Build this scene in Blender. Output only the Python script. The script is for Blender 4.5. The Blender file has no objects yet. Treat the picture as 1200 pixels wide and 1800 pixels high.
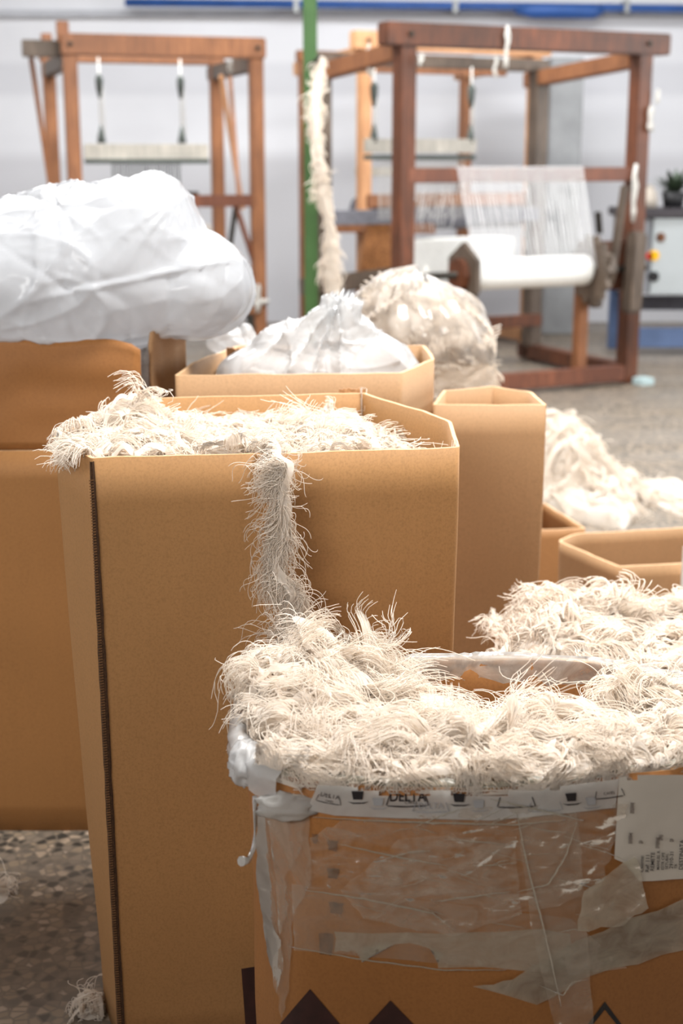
import bpy, bmesh, math, random
import numpy as np
from mathutils import Vector, noise
from mathutils.bvhtree import BVHTree
R = math.radians
rnd = random.Random(7)
scn = bpy.context.scene
col = scn.collection

# ------------------------------------------------------------------ camera
CAM_H, PITCH, FPX = 1.4, R(14.0), 2500.0
cd = bpy.data.cameras.new('camera'); cam = bpy.data.objects.new('camera', cd); col.objects.link(cam)
cam.location = (0, 0, CAM_H); cam.rotation_euler = (R(90) - PITCH, 0, 0)
cd.sensor_fit = 'VERTICAL'; cd.sensor_height = 36.0; cd.lens = 50.0
cd.dof.use_dof = True; cd.dof.focus_distance = 1.98; cd.dof.aperture_fstop = 4.3
cd.clip_start = 0.05; cd.clip_end = 60
scn.camera = cam

# ------------------------------------------------------------------ light
w = bpy.data.worlds.new('world'); scn.world = w; w.use_nodes = True
w.node_tree.nodes['Background'].inputs[0].default_value = (0.86, 0.93, 1.0, 1)
w.node_tree.nodes['Background'].inputs[1].default_value = 0.01
scn.view_settings.view_transform = 'Standard'; scn.view_settings.look = 'None'
scn.view_settings.exposure = 0.0; scn.view_settings.gamma = 1.0
scn.view_settings.use_curve_mapping = False
def area(name, loc, size, energy, color=(1, 1, 1), target=None):
    l = bpy.data.lights.new(name, 'AREA'); l.shape = 'RECTANGLE'; l.size, l.size_y = size
    l.energy = energy; l.color = color
    o = bpy.data.objects.new(name, l); col.objects.link(o); o.location = loc
    if target is None: o.rotation_euler = (0, 0, 0)
    else: o.rotation_euler = (Vector(target) - Vector(loc)).to_track_quat('-Z', 'Y').to_euler()
    return o
COOL = (0.985, 0.995, 1.0)
area('cotton_top_fill', (1.2, 2.35, 3.9), (1.4, 1.0), 245, (1.0, .99, .97))  # extra lamp added above the front cartons to brighten the cotton
area('ceiling_tubes_b', (-0.3, 4.4, 3.9), (4.5, 0.6), 120, (1.0, .99, .97))
area('ceiling_tubes_c', (0.0, 6.6, 3.9), (5.0, 0.6), 300, COOL)
area('ceiling_tubes_d', (0.0, 9.4, 3.9), (7.0, 0.6), 305, COOL)
area('window_light', (5.6, 6.5, 2.3), (5.0, 1.8), 190, COOL, (0, 6.0, 0.9))
area('front_strip_fill', (-1.7, -2.9, 3.05), (5.6, 1.1), 500, (1.0, .98, .95), (0.0, 2.2, 1.0))  # added lamp high behind the camera, lights the carton fronts; no real window

# ------------------------------------------------------------------ helpers
def P(x, y, z=None, d=None):
    """photo pixel -> point on the level z or on the upright plane Y=d"""
    a = (x - 600) / FPX; b = (900 - y) / FPX
    v = Vector((a, math.cos(PITCH) + b * math.sin(PITCH), -math.sin(PITCH) + b * math.cos(PITCH)))
    t = (z - CAM_H) / v.z if z is not None else d / v.y
    return Vector((0, 0, CAM_H)) + v * t
def XY(x, y, z): p = P(x, y, z=z); return (p.x, p.y)

def tag(o, label=None, cat=None, group=None, kind=None):
    if label: o['label'] = label
    if cat: o['category'] = cat
    if group: o['group'] = group
    if kind: o['kind'] = kind
    return o
def empty(name, loc=(0, 0, 0), rz=0):
    o = bpy.data.objects.new(name, None); col.objects.link(o); o.location = loc
    o.rotation_euler = (0, 0, rz); o.empty_display_size = 0.1
    return o
def link(name, me, parent=None, mat=None):
    o = bpy.data.objects.new(name, me); col.objects.link(o)
    if mat: me.materials.append(mat)
    if parent: o.parent = parent
    return o
def mesh(name, verts, faces, mat, parent=None, smooth=False):
    me = bpy.data.meshes.new(name); me.from_pydata([tuple(v) for v in verts], [], faces); me.update()
    if smooth: me.polygons.foreach_set('use_smooth', [True] * len(me.polygons))
    return link(name, me, parent, mat)
def npmesh(name, V, Q, mat, parent=None, smooth=True):
    """V (n,3) floats, Q (m,4) ints, quads only"""
    me = bpy.data.meshes.new(name)
    me.vertices.add(len(V)); me.vertices.foreach_set('co', np.ascontiguousarray(V, dtype=np.float32).ravel())
    me.loops.add(Q.size); me.loops.foreach_set('vertex_index', np.ascontiguousarray(Q, dtype=np.int32).ravel())
    me.polygons.add(len(Q)); me.polygons.foreach_set('loop_start', np.arange(0, Q.size, 4, dtype=np.int32))
    me.polygons.foreach_set('use_smooth', np.full(len(Q), smooth, dtype=bool))
    me.update(calc_edges=True); me.validate()
    return link(name, me, parent, mat)

class MB:
    def __init__(s): s.bm = bmesh.new()
    def bar(s, a, b, wd, ht, bev=0.004, up=(0, 0, 1)):
        a, b = Vector(a), Vector(b); ax = (b - a); L = ax.length; ax.normalize()
        u = Vector(up)
        if abs(ax.dot(u)) > 0.95: u = Vector((0, 1, 0))
        sx = ax.cross(u).normalized(); sz = sx.cross(ax).normalized()
        t = bmesh.new()
        vs = []
        for e in (a, b):
            for p, q in ((-1, -1), (1, -1), (1, 1), (-1, 1)):
                vs.append(t.verts.new(e + sx * (p * wd / 2) + sz * (q * ht / 2)))
        for f in ((3, 2, 1, 0), (4, 5, 6, 7), (0, 1, 5, 4), (1, 2, 6, 5), (2, 3, 7, 6), (3, 0, 4, 7)):
            t.faces.new([vs[i] for i in f])
        if bev: bmesh.ops.bevel(t, geom=t.edges[:], offset=min(bev, wd * .3, ht * .3), segments=2, affect='EDGES')
        s._add(t); return s
    def box(s, lo, hi, bev=0.004):
        lo, hi = Vector(lo), Vector(hi); c = (lo + hi) / 2
        return s.bar((lo.x, c.y, c.z), (hi.x, c.y, c.z), hi.y - lo.y, hi.z - lo.z, bev)
    def tube(s, pts, r, n=10, cap=True):
        pts = [Vector(p) for p in pts]; rr = r if isinstance(r, (list, tuple)) else [r] * len(pts)
        t = bmesh.new(); rings = []
        for i, p in enumerate(pts):
            T = (pts[min(i + 1, len(pts) - 1)] - pts[max(i - 1, 0)])
            if T.length < 1e-9: T = (pts[-1] - pts[0])
            T.normalize(); u = Vector((0, 0, 1)) if abs(T.z) < .9 else Vector((0, 1, 0))
            a = T.cross(u).normalized(); b = a.cross(T)
            rings.append([t.verts.new(p + (a * math.cos(2 * math.pi * k / n) + b * math.sin(2 * math.pi * k / n)) * rr[i]) for k in range(n)])
        for r0, r1 in zip(rings, rings[1:]):
            for k in range(n):
                f = t.faces.new((r0[k], r0[(k + 1) % n], r1[(k + 1) % n], r1[k])); f.smooth = True
        if cap: t.faces.new(rings[0][::-1]); t.faces.new(rings[-1])
        s._add(t); return s
    def prism(s, pts, off, bev=0):
        t = bmesh.new(); off = Vector(off)
        a = [t.verts.new(Vector(p)) for p in pts]; b = [t.verts.new(Vector(p) + off) for p in pts]
        t.faces.new(a[::-1]); t.faces.new(b); n = len(a)
        for i in range(n): t.faces.new((a[i], a[(i + 1) % n], b[(i + 1) % n], b[i]))
        bmesh.ops.recalc_face_normals(t, faces=t.faces[:])
        if bev: bmesh.ops.bevel(t, geom=t.edges[:], offset=bev, segments=2, affect='EDGES')
        s._add(t); return s
    def _add(s, t):
        me = bpy.data.meshes.new('tmp'); t.to_mesh(me); s.bm.from_mesh(me); bpy.data.meshes.remove(me); t.free()
    def build(s, name, mat, parent=None):
        me = bpy.data.meshes.new(name); s.bm.to_mesh(me); s.bm.free()
        return link(name, me, parent, mat)

# ------------------------------------------------------------------ materials
def s2l(c): return tuple(((v / 255) / 12.92 if v / 255 <= .04045 else ((v / 255 + .055) / 1.055) ** 2.4) for v in c) + (1,)
class NT:
    def __init__(s, name):
        s.m = bpy.data.materials.new(name); s.m.use_nodes = True; s.t = s.m.node_tree
        s.b = s.t.nodes['Principled BSDF']; s.out = s.t.nodes['Material Output']
    def n(s, typ, **kw):
        nd = s.t.nodes.new(typ)
        for k, v in kw.items():
            if k in nd.inputs.keys() if isinstance(k, str) else False: nd.inputs[k].default_value = v
            else: setattr(nd, k, v)
        return nd
    def l(s, a, b): s.t.links.new(a, b)
    def coord(s, scale=(1, 1, 1), kind='Object'):
        tc = s.t.nodes.new('ShaderNodeTexCoord'); mp = s.t.nodes.new('ShaderNodeMapping'); mp.inputs['Scale'].default_value = scale
        s.l(tc.outputs[kind], mp.inputs['Vector']); return mp.outputs['Vector']
    def noise(s, vec, scale, detail=4, rough=.55, dist=0):
        nd = s.t.nodes.new('ShaderNodeTexNoise'); nd.inputs['Scale'].default_value = scale
        nd.inputs['Detail'].default_value = detail; nd.inputs['Roughness'].default_value = rough
        nd.inputs['Distortion'].default_value = dist
        s.l(vec, nd.inputs['Vector']); return nd.outputs['Fac']
    def ramp(s, fac, stops, interp='LINEAR'):
        nd = s.t.nodes.new('ShaderNodeValToRGB'); nd.color_ramp.interpolation = interp
        e = nd.color_ramp.elements
        while len(e) < len(stops): e.new(.5)
        for k, (p, c) in zip(e, stops): k.position = p; k.color = c if isinstance(c, tuple) else (c, c, c, 1)
        s.l(fac, nd.inputs['Fac']); return nd.outputs['Color']
    def mix(s, fac, a, b, mode='MIX'):
        nd = s.t.nodes.new('ShaderNodeMix'); nd.data_type = 'RGBA'; nd.blend_type = mode
        for sock, v in ((nd.inputs[0], fac), (nd.inputs[6], a), (nd.inputs[7], b)):
            if hasattr(v, 'links') or isinstance(v, bpy.types.NodeSocket): s.l(v, sock)
            else: sock.default_value = v
        return nd.outputs[2]
    def bump(s, h, strength=.3, dist=.002):
        nd = s.t.nodes.new('ShaderNodeBump'); nd.inputs['Strength'].default_value = strength; nd.inputs['Distance'].default_value = dist
        s.l(h, nd.inputs['Height']); s.l(nd.outputs[0], s.b.inputs['Normal']); return nd.outputs[0]
def simple(name, rgb, rough=.6, var=.06, scale=6, metal=0, spec=.4, bump=0):
    t = NT(name); v = t.coord(); f = t.noise(v, scale)
    c = s2l(rgb); lo = tuple(max(0, x * (1 - var * 2)) for x in c[:3]) + (1,); hi = tuple(min(1, x * (1 + var)) for x in c[:3]) + (1,)
    t.l(t.ramp(f, [(.3, lo), (.7, hi)]), t.b.inputs['Base Color'])
    t.b.inputs['Roughness'].default_value = rough; t.b.inputs['Metallic'].default_value = metal
    t.b.inputs['Specular IOR Level'].default_value = spec
    if bump: t.bump(t.noise(v, scale * 6), bump)
    return t.m
def cardboard(name, rgb, var=.05, crease=0.0):
    t = NT(name); v = t.coord()
    big = t.noise(v, 2.2, 3); fib = t.noise(t.coord((1, 1, .35)), 420, 3, .7); speck = t.noise(v, 260, 2, .6)
    c = s2l(rgb); lo = tuple(x * (1 - 2 * var) for x in c[:3]) + (1,); hi = tuple(min(1, x * (1 + var)) for x in c[:3]) + (1,)
    a = t.ramp(big, [(.3, lo), (.7, hi)])
    a = t.mix(t.ramp(speck, [(.45, 0.0), (.9, .55)]), a, tuple(x * .45 for x in c[:3]) + (1,))
    a = t.mix(t.ramp(fib, [(.35, .22), (.65, 0.0)]), a, tuple(x * .72 for x in c[:3]) + (1,))
    st = t.noise(t.coord((60, 60, .8)), 1.0, 2); a = t.mix(t.ramp(st, [(.3, .14), (.7, 0.0)]), a, tuple(x * .78 for x in c[:3]) + (1,))
    t.l(a, t.b.inputs['Base Color']); t.b.inputs['Roughness'].default_value = .62; t.b.inputs['Specular IOR Level'].default_value = .3
    wav = t.noise(t.coord((140, 140, 1.2)), 1, 2)
    hh = t.mix(.5, wav, t.noise(v, 9, 4, .5, .4) if crease else wav)
    t.bump(hh, .10 + crease, .0025)
    return t.m
def wood(name, rgb, dark):
    t = NT(name); v = t.coord((14, 14, 14)); g = t.noise(t.coord((30, 30, 3)), 1.6, 5, .6, .6); h = t.noise(v, .25, 4)
    a = t.ramp(g, [(.25, s2l(dark)), (.6, s2l(rgb)), (.85, s2l(tuple(min(255, x * 1.12) for x in rgb)))])
    a = t.mix(t.ramp(h, [(.35, .65), (.65, 0.0)]), a, s2l(dark))
    t.l(a, t.b.inputs['Base Color']); t.b.inputs['Roughness'].default_value = .5
    t.bump(g, .15, .002); return t.m
def film(name, alpha, rgb=(235, 238, 240), streak=.3, scale=30, gloss=.12, aniso=(1, 1, 1), bump=.5, amax=None, ior=1.4):
    """thin plastic film: partly see-through milky sheet with a glossy skin and crumples"""
    t = NT(name); t.t.nodes.remove(t.b)
    v = t.coord(aniso); f = t.noise(v, scale, 4, .6, 1.2)
    tr = t.t.nodes.new('ShaderNodeBsdfTransparent')
    di = t.t.nodes.new('ShaderNodeBsdfDiffuse'); di.inputs[0].default_value = s2l(rgb)
    tl = t.t.nodes.new('ShaderNodeBsdfTranslucent'); tl.inputs[0].default_value = s2l(rgb)
    gl = t.t.nodes.new('ShaderNodeBsdfGlossy'); gl.inputs['Roughness'].default_value = gloss
    bp = t.t.nodes.new('ShaderNodeBump'); bp.inputs['Strength'].default_value = bump; bp.inputs['Distance'].default_value = .004
    f2 = t.noise(v, scale * .6, 3, .5, 2.0)
    vo = t.t.nodes.new('ShaderNodeTexVoronoi'); vo.feature = 'DISTANCE_TO_EDGE'; vo.inputs['Scale'].default_value = scale * .45
    t.l(v, vo.inputs['Vector'])
    t.l(t.mix(.45, f2, t.ramp(vo.outputs['Distance'], [(0, 1.0), (.12, 0.0)])), bp.inputs['Height'])
    for s_ in (di, tl, gl): t.l(bp.outputs[0], s_.inputs['Normal'])
    m1 = t.t.nodes.new('ShaderNodeMixShader'); m1.inputs[0].default_value = .45; t.l(di.outputs[0], m1.inputs[1]); t.l(tl.outputs[0], m1.inputs[2])
    m2 = t.t.nodes.new('ShaderNodeMixShader'); t.l(tr.outputs[0], m2.inputs[1]); t.l(m1.outputs[0], m2.inputs[2])
    t.l(t.ramp(f, [(.3, max(0, alpha - streak)), (.7, min(1, (amax or alpha + streak)))]), m2.inputs[0])
    fr = t.t.nodes.new('ShaderNodeFresnel'); fr.inputs[0].default_value = ior; t.l(bp.outputs[0], fr.inputs['Normal'])
    m3 = t.t.nodes.new('ShaderNodeMixShader'); t.l(fr.outputs[0], m3.inputs[0]); t.l(m2.outputs[0], m3.inputs[1]); t.l(gl.outputs[0], m3.inputs[2])
    t.l(m3.outputs[0], t.out.inputs[0]); return t.m

def cotton(name, rgb):
    t = NT(name); v = t.coord(); f = t.noise(v, 14, 3)
    c = s2l(rgb)
    t.l(t.ramp(f, [(.3, tuple(x * .96 for x in c[:3]) + (1,)), (.7, c)]), t.b.inputs['Base Color'])
    t.b.inputs['Roughness'].default_value = .7; t.b.inputs['Specular IOR Level'].default_value = .2
    tl = t.t.nodes.new('ShaderNodeBsdfTranslucent'); tl.inputs[0].default_value = c
    mx = t.t.nodes.new('ShaderNodeMixShader'); mx.inputs[0].default_value = .5
    t.l(t.b.outputs[0], mx.inputs[1]); t.l(tl.outputs[0], mx.inputs[2]); t.l(mx.outputs[0], t.out.inputs[0])
    return t.m

M = {
 'card': cardboard('kraft_board', (184, 145, 106)),
 'card_front': cardboard('tan_board', (178, 132, 84)),
 'card_warm': cardboard('kraft_board_warm', (162, 114, 66)),
 'card_old': cardboard('worn_kraft_board', (166, 112, 62), .12, .10),
 'card_dark': cardboard('brown_board', (178, 132, 88), .08, .08),
 'card_pale': cardboard('pale_board', (214, 176, 134)),
 'edge': simple('board_cut_edge', (216, 178, 136), .8, .12, 200),
 'slit': simple('board_joint', (72, 48, 28), .9, .3, 300),
 'cotton': cotton('cotton_yarn', (255, 247, 237)),
 'cotton_core': cotton('cotton_mass', (252, 244, 232)),
 'wood_dark': wood('stained_wood', (114, 64, 38), (54, 31, 19)),
 'wood_orange': wood('orange_wood', (160, 106, 68), (108, 68, 44)),
 'wood_light': wood('pale_wood', (222, 170, 124), (180, 126, 84)),
 'wood_grey': wood('weathered_wood', (112, 96, 82), (62, 52, 44)),
 'wood_red': wood('reddish_wood', (130, 78, 54), (80, 46, 34)),
 'wood_white': wood('bleached_wood', (206, 200, 188), (150, 146, 138)),
 'iron': simple('dark_iron', (58, 54, 48), .5, .2, 10, .6),
 'steel': simple('grey_metal', (150, 152, 152), .4, .08, 10, .5),
 'cord': simple('pale_cord', (214, 212, 206), .9, .05, 40),
 'cord_dark': simple('dark_cord', (82, 88, 84), .9, .05, 40),
 'white_cloth': simple('white_cloth', (236, 236, 232), .85, .03, 30, bump=.2),
 'grey_cloth': simple('grey_cloth', (120, 120, 128), .85, .1, 30),
 'warp': simple('white_warp', (238, 238, 238), .8, .02, 30),
 'green': simple('green_paint', (58, 92, 46), .45, .15, 5),
 'blue': simple('blue_paint', (44, 84, 150), .4, .1, 6),
 'blue_grey': simple('blue_grey_paint', (86, 104, 138), .5, .12, 5),
 'cabinet': simple('light_grey_paint', (178, 184, 186), .45, .03, 4),
 'cabinet_b': simple('mid_grey_paint', (150, 152, 158), .45, .03, 4),
 'black': simple('black_plastic', (34, 34, 36), .5, .1, 10),
 'top_dark': simple('dark_worktop', (66, 62, 66), .5, .1, 6),
 'red': simple('red_plastic', (200, 60, 44), .4, .05, 8),
 'yellow': simple('yellow_plastic', (244, 184, 30), .4, .05, 8),
 'teal': simple('teal_plastic', (70, 110, 112), .5, .05, 8),
 'pad': simple('pale_blue_pad', (176, 196, 198), .7, .05, 20),
 'wicker': simple('straw_brown', (168, 112, 66), .8, .3, 60, bump=.4),
 'rust': simple('rusty_iron', (112, 74, 52), .8, .35, 14, .2),
 'leaf': simple('dark_green_leaf', (60, 74, 56), .6, .2, 20),
 'beige': simple('beige_fabric', (186, 176, 164), .9, .1, 8),
 'ink': simple('black_ink', (34, 30, 34), .6, .15, 60),
 'ink_grey': simple('grey_ink', (158, 158, 160), .6, .05, 60),
 'ink_brown': simple('dark_brown_print', (58, 30, 26), .65, .2, 40),
 'ink_fade': simple('faded_print', (120, 84, 56), .7, .25, 80),
 'bag': film('milky_film', .93, (214, 216, 220), .05, 5, .16, bump=.16, amax=.99, ior=1.25),
 'bag_mid': film('crumpled_film', .70, (236, 236, 236), .16, 10, .12, bump=.3, ior=1.3),
 'bag_clear': film('clear_film', .16, (244, 240, 236), .12, 12, .1, bump=.6),
 'tape': film('clear_tape', .25, (224, 214, 198), .14, 14, .16, (1, 1, 2.0), .2, ior=1.3),
 'tape_film': film('wrinkled_film', .24, (226, 214, 198), .22, 20, .12, (1.2, 1.2, 2.6), .6, ior=1.35),
 'tape_milk': film('milky_tape', .58, (216, 210, 192), .20, 24, .22, (1, 1, 1.6), .2, ior=1.3),
 'rim_wrap': film('rim_wrap', .55, (240, 238, 234), .28, 22, .12, bump=.7, ior=1.4),
 'tape_dull': film('dull_tape', .32, (214, 204, 190), .26, 16, .35, (1.4, 1.4, .5), .3, ior=1.06),
 'tape_soft': film('frosted_tape', .26, (214, 204, 190), .24, 20, .3, (1.4, 1.4, .7), .3, ior=1.12),
 'tape_white': film('white_tape', .88, (226, 224, 220), .08, 22, .16, bump=.15, ior=1.3),
}
def m_wall():
    t = NT('painted_wall'); v = t.coord()
    sep = t.t.nodes.new('ShaderNodeSeparateXYZ'); tc = t.t.nodes.new('ShaderNodeTexCoord'); t.l(tc.outputs['Object'], sep.inputs[0])
    band = t.t.nodes.new('ShaderNodeMapRange'); band.inputs['From Min'].default_value = 0; band.inputs['From Max'].default_value = 4
    t.l(sep.outputs['Z'], band.inputs['Value'])
    c1, c2, c3 = s2l((206, 207, 212)), s2l((222, 223, 227)), s2l((196, 196, 200))
    a = t.ramp(band.outputs[0], [(.0, c3), (.34, c3), (.37, c2), (.47, c2), (.485, c1), (.535, c1), (.55, c2), (1, c2)])
    f = t.noise(v, .8, 4)
    a = t.mix(t.ramp(f, [(.4, .3), (.7, 0.0)]), a, s2l((190, 190, 196)))
    t.l(a, t.b.inputs['Base Color']); t.b.inputs['Roughness'].default_value = .7; return t.m
def m_floor():
    t = NT('terrazzo_floor'); v = t.coord()
    vo = t.t.nodes.new('ShaderNodeTexVoronoi'); vo.inputs['Scale'].default_value = 52; t.l(v, vo.inputs['Vector'])
    sp = t.t.nodes.new('ShaderNodeSeparateColor'); t.l(vo.outputs['Color'], sp.inputs[0])
    chips = t.ramp(sp.outputs[0], [(0, s2l((52, 48, 42))), (.17, s2l((136, 120, 100))), (.4, s2l((120, 108, 94))), (.62, s2l((158, 140, 120))), (.8, s2l((92, 84, 74))), (.95, s2l((176, 158, 140)))], 'CONSTANT')
    vo2 = t.t.nodes.new('ShaderNodeTexVoronoi'); vo2.inputs['Scale'].default_value = 52; vo2.feature = 'DISTANCE_TO_EDGE'; t.l(v, vo2.inputs['Vector'])
    a = t.mix(t.ramp(vo2.outputs['Distance'], [(.0, 1.0), (.2, 0.0)]), chips, s2l((104, 94, 82)))
    f = t.noise(t.coord((.6, 2.2, 1)), 1.1, 4)
    a = t.mix(t.ramp(f, [(.35, .35), (.65, 0.0)]), a, s2l((140, 134, 128)))
    t.l(a, t.b.inputs['Base Color'])
    t.l(t.ramp(f, [(.3, .35), (.7, .6)]), t.b.inputs['Roughness']); t.b.inputs['Specular IOR Level'].default_value = .45
    return t.m
M['wall'] = m_wall(); M['floor'] = m_floor()
M['ceiling'] = simple('dark_roof_boards', (74, 72, 70), .8)
M['concrete'] = simple('grey_concrete', (150, 152, 154), .8, .1, 5)

# ------------------------------------------------------------------ setting
def struct(name, lo, hi, mat):
    o = MB().box(lo, hi, 0).build(name, mat); o['kind'] = 'structure'; return o
X0, X1, Y0, Y1, ZC = -6.0, 6.0, -3.0, 12.5, 4.0
struct('floor', (X0, Y0, -.1), (X1, Y1, 0), M['floor'])
struct('wall_back', (X0, Y1, 0), (X1, Y1 + .1, ZC), M['wall'])
struct('wall_left', (X0 - .1, Y0, 0), (X0, Y1, ZC), M['wall'])
struct('wall_right', (X1, Y0, 0), (X1 + .1, Y1, ZC), M['wall'])
struct('wall_front', (X0, Y0 - .1, 0), (X1, Y0, ZC), simple('dark_partition', (70, 62, 56), .9))
struct('light_blocker', (-4.0, -1.06, 0), (4.0, -0.98, 2.18), simple('blocker_board', (96, 84, 74), .9))  # unseen screen added to keep the strip lamp off the lower cartons
struct('ceiling', (X0, Y0, ZC), (X1, Y1, ZC + .1), M['ceiling'])
tz = P(600, 22, d=Y1 - .04).z
struct('trim_1', (X0, Y1 - .06, tz - .035), (X1, Y1, tz + .02), simple('grey_trim', (176, 178, 184), .6))
c0 = P(962, 300, d=11.6); c1 = P(1020, 300, d=11.6)
tag(MB().box((c0.x, 11.6, 0), (c1.x, 11.95, P(990, 100, d=11.6).z), .01).build('grey_column', M['concrete']), 'plain tall grey column behind the dark stained loom', 'column')

# blue pipe along the wall
bp = empty('wall_pipe', (P(220, 8, d=12.3).x, 12.3, P(600, 11, d=12.3).z))
tag(bp, 'blue pipe running along the top of the pale back wall', 'pipe')
o = MB().tube([(0, 0, .03), (3, 0, .0), (7.0, 0, -.05)], .034, 14).build('pipe', M['blue'], bp)
for xx in (1.4, 2.7, 4.1, 5.2): MB().box((xx - .02, -.045, -.05), (xx + .02, .15, .05), .003).build('bracket', M['steel'], bp)
px0 = P(905, 12, d=12.3).x - bp.location.x
MB().tube([(px0, -.01, -.03), (px0 + .15, -.01, -.035), (px0 + .65, -.01, -.04), (px0 + .72, -.01, -.03)], [.03, .062, .062, .03], 14).build('coupling', M['blue'], bp)

# green post
gp = P(546, 300, d=7.3)
go = empty('green_post', (gp.x, 7.3, 0)); tag(go, 'green painted steel post rising from floor between the two looms', 'post')
MB().box((-.034, -.04, 0), (.034, .04, ZC - .002), .006).build('post', M['green'], go)
MB().box((-.09, -.09, 0), (.09, .09, .012), .003).build('base_plate', M['green'], go)
hz = P(560, 105, d=7.2).z
MB().tube([(0, -.04, hz - .02), (0, -.09, hz - .02), (.03, -.16, hz - .01), (.05, -.17, hz + .02)], .009, 8).build('hook', M['iron'], go)

# ------------------------------------------------------------------ looms
def bolt(parent, p, ax=(0, -1, 0), r=.014):
    p = Vector(p); MB().tube([p, p + Vector(ax) * .018], r, 8).build('bolt', M['iron'], parent)

def strands(n, x0, x1, fa, fb, r, wob=0.0, mid=3):
    """n thin yarns between fa(x) and fb(x) as numpy tubes"""
    xs = np.linspace(x0, x1, n); paths = []
    g = np.random.default_rng(5)
    for x in xs:
        a, b = np.array(fa(x)), np.array(fb(x)); t = np.linspace(0, 1, mid)[:, None]
        paths.append(a + (b - a) * t + g.normal(0, wob, (mid, 3)) * (t * (1 - t) * 4))
    return tubes(np.array(paths), r)
def tubes(Pth, r, sides=3, taper=True):
    N, K, _ = Pth.shape
    T = np.gradient(Pth, axis=1); T /= (np.linalg.norm(T, axis=2, keepdims=True) + 1e-9)
    ref = np.array([.31, .52, .79]); n1 = np.cross(T, ref); n1 /= (np.linalg.norm(n1, axis=2, keepdims=True) + 1e-6)
    n2 = np.cross(T, n1)
    rr = np.ones(K) * r
    if taper: rr[-1] *= .7
    a = np.arange(sides) * 2 * np.pi / sides
    V = Pth[:, :, None, :] + rr[None, :, None, None] * (np.cos(a)[None, None, :, None] * n1[:, :, None, :] + np.sin(a)[None, None, :, None] * n2[:, :, None, :])
    base = (np.arange(N)[:, None, None] * K + np.arange(K - 1)[None, :, None]) * sides
    k = np.arange(sides)[None, None, :]; k2 = (k + 1) % sides
    Q = np.stack([base + k, base + k2, base + sides + k2, base + sides + k], -1).reshape(-1, 4)
    return V.reshape(-1, 3), Q
def join(parts):
    Vs, Qs, o = [], [], 0
    for V, Q in parts: Vs.append(V); Qs.append(Q + o); o += len(V)
    return np.concatenate(Vs), np.concatenate(Qs)

def frame(root, W, D, H, s, mat, matb=None, overhang=.12, back_h=None, side_mat=None):
    """four posts and the top beams; x = width, y = depth, origin at front-left foot"""
    matb = matb or mat; bh = back_h or H; sm = side_mat or mat
    for x, y, h, mm in ((0, 0, H, mat), (W, 0, H, mat), (0, D, bh, matb), (W, D, bh, matb)):
        MB().bar((x, y, 0), (x, y, h - .06), s, s, .008).build('post', mm, root)
    MB().bar((-overhang, -.01, H - .065), (W + overhang * 1.1, -.01, H - .065), s * 1.15, .125, .008).build('top_beam', mat, root)
    MB().bar((-.06, D + .01, bh - .06), (W + .06, D + .01, bh - .06), s * .9, .08, .008).build('top_beam', matb, root)
    for x in (0, W):
        MB().bar((x, .06, H - .15), (x, D + .14, bh - .15), s * .85, .10, .008).build('side_beam', sm, root)
        MB().bar((x, -.05, .07), (x, D + .10, .07), s * 1.0, .10, .008).build('foot_rail', mat, root)
        bolt(root, (x, -.01 - s * .58, H - .065))

def pulley(root, p, z0, drop, dark=True, r=.0):
    """cord, pulley block and lower knot hung at local (x,y)"""
    x, y = p
    c = MB().tube([(x, y, z0), (x, y, z0 - drop)], .006, 6)
    c.tube([(x + .02, y, z0 - .12), (x + .02, y, z0 - drop * .96)], .004, 6); e = c.build('cord', M['cord'], root)
    b = MB().tube([(x, y, z0 - .10), (x, y, z0 - .13), (x, y, z0 - .19), (x, y, z0 - .25)], [.008, .026, .022, .008], 10); b.build('pulley', M['cord_dark'], e)
    b = MB().tube([(x, y, z0 - drop + .11), (x, y, z0 - drop + .04), (x, y, z0 - drop)], [.006, .024, .03], 8); b.build('weight', M['cord_dark'], e)

# --- loom on the right, dark stained
A = empty('dark_floor_loom', (0, 0, 0))
pl = P(712, 0, d=8.35); pr = P(1103, 600, d=9.05)
AW = math.hypot(pr.x - pl.x, .70); A.location = (pl.x, 8.35, 0); A.rotation_euler[2] = math.atan2(.70, pr.x - pl.x)
tag(A, 'large dark stained wooden loom with white warp roller, right of green post', 'loom')
AH = 2.13; AD = 1.12
frame(A, AW, AD, AH, .105, M['wood_dark'], M['wood_grey'], .15, 2.06, M['wood_orange'])
MB().bar((0, -.02, 1.30), (AW - .06, -.02, 1.30), .07, .085, .006).build('breast_beam', M['wood_red'], A)
MB().bar((.25, -.06, .075), (AW - .08, -.06, .075), .08, .10, .008).build('front_rail', M['wood_red'], A)
MB().bar((.1, AD - .1, .30), (AW, AD - .1, .30), .07, .08, .006).build('rear_rail', M['wood_dark'], A)
MB().bar((0, .10, .72), (-.02, AD + .25, .56), .07, .11, .006).build('side_brace', M['wood_grey'], A)
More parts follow.
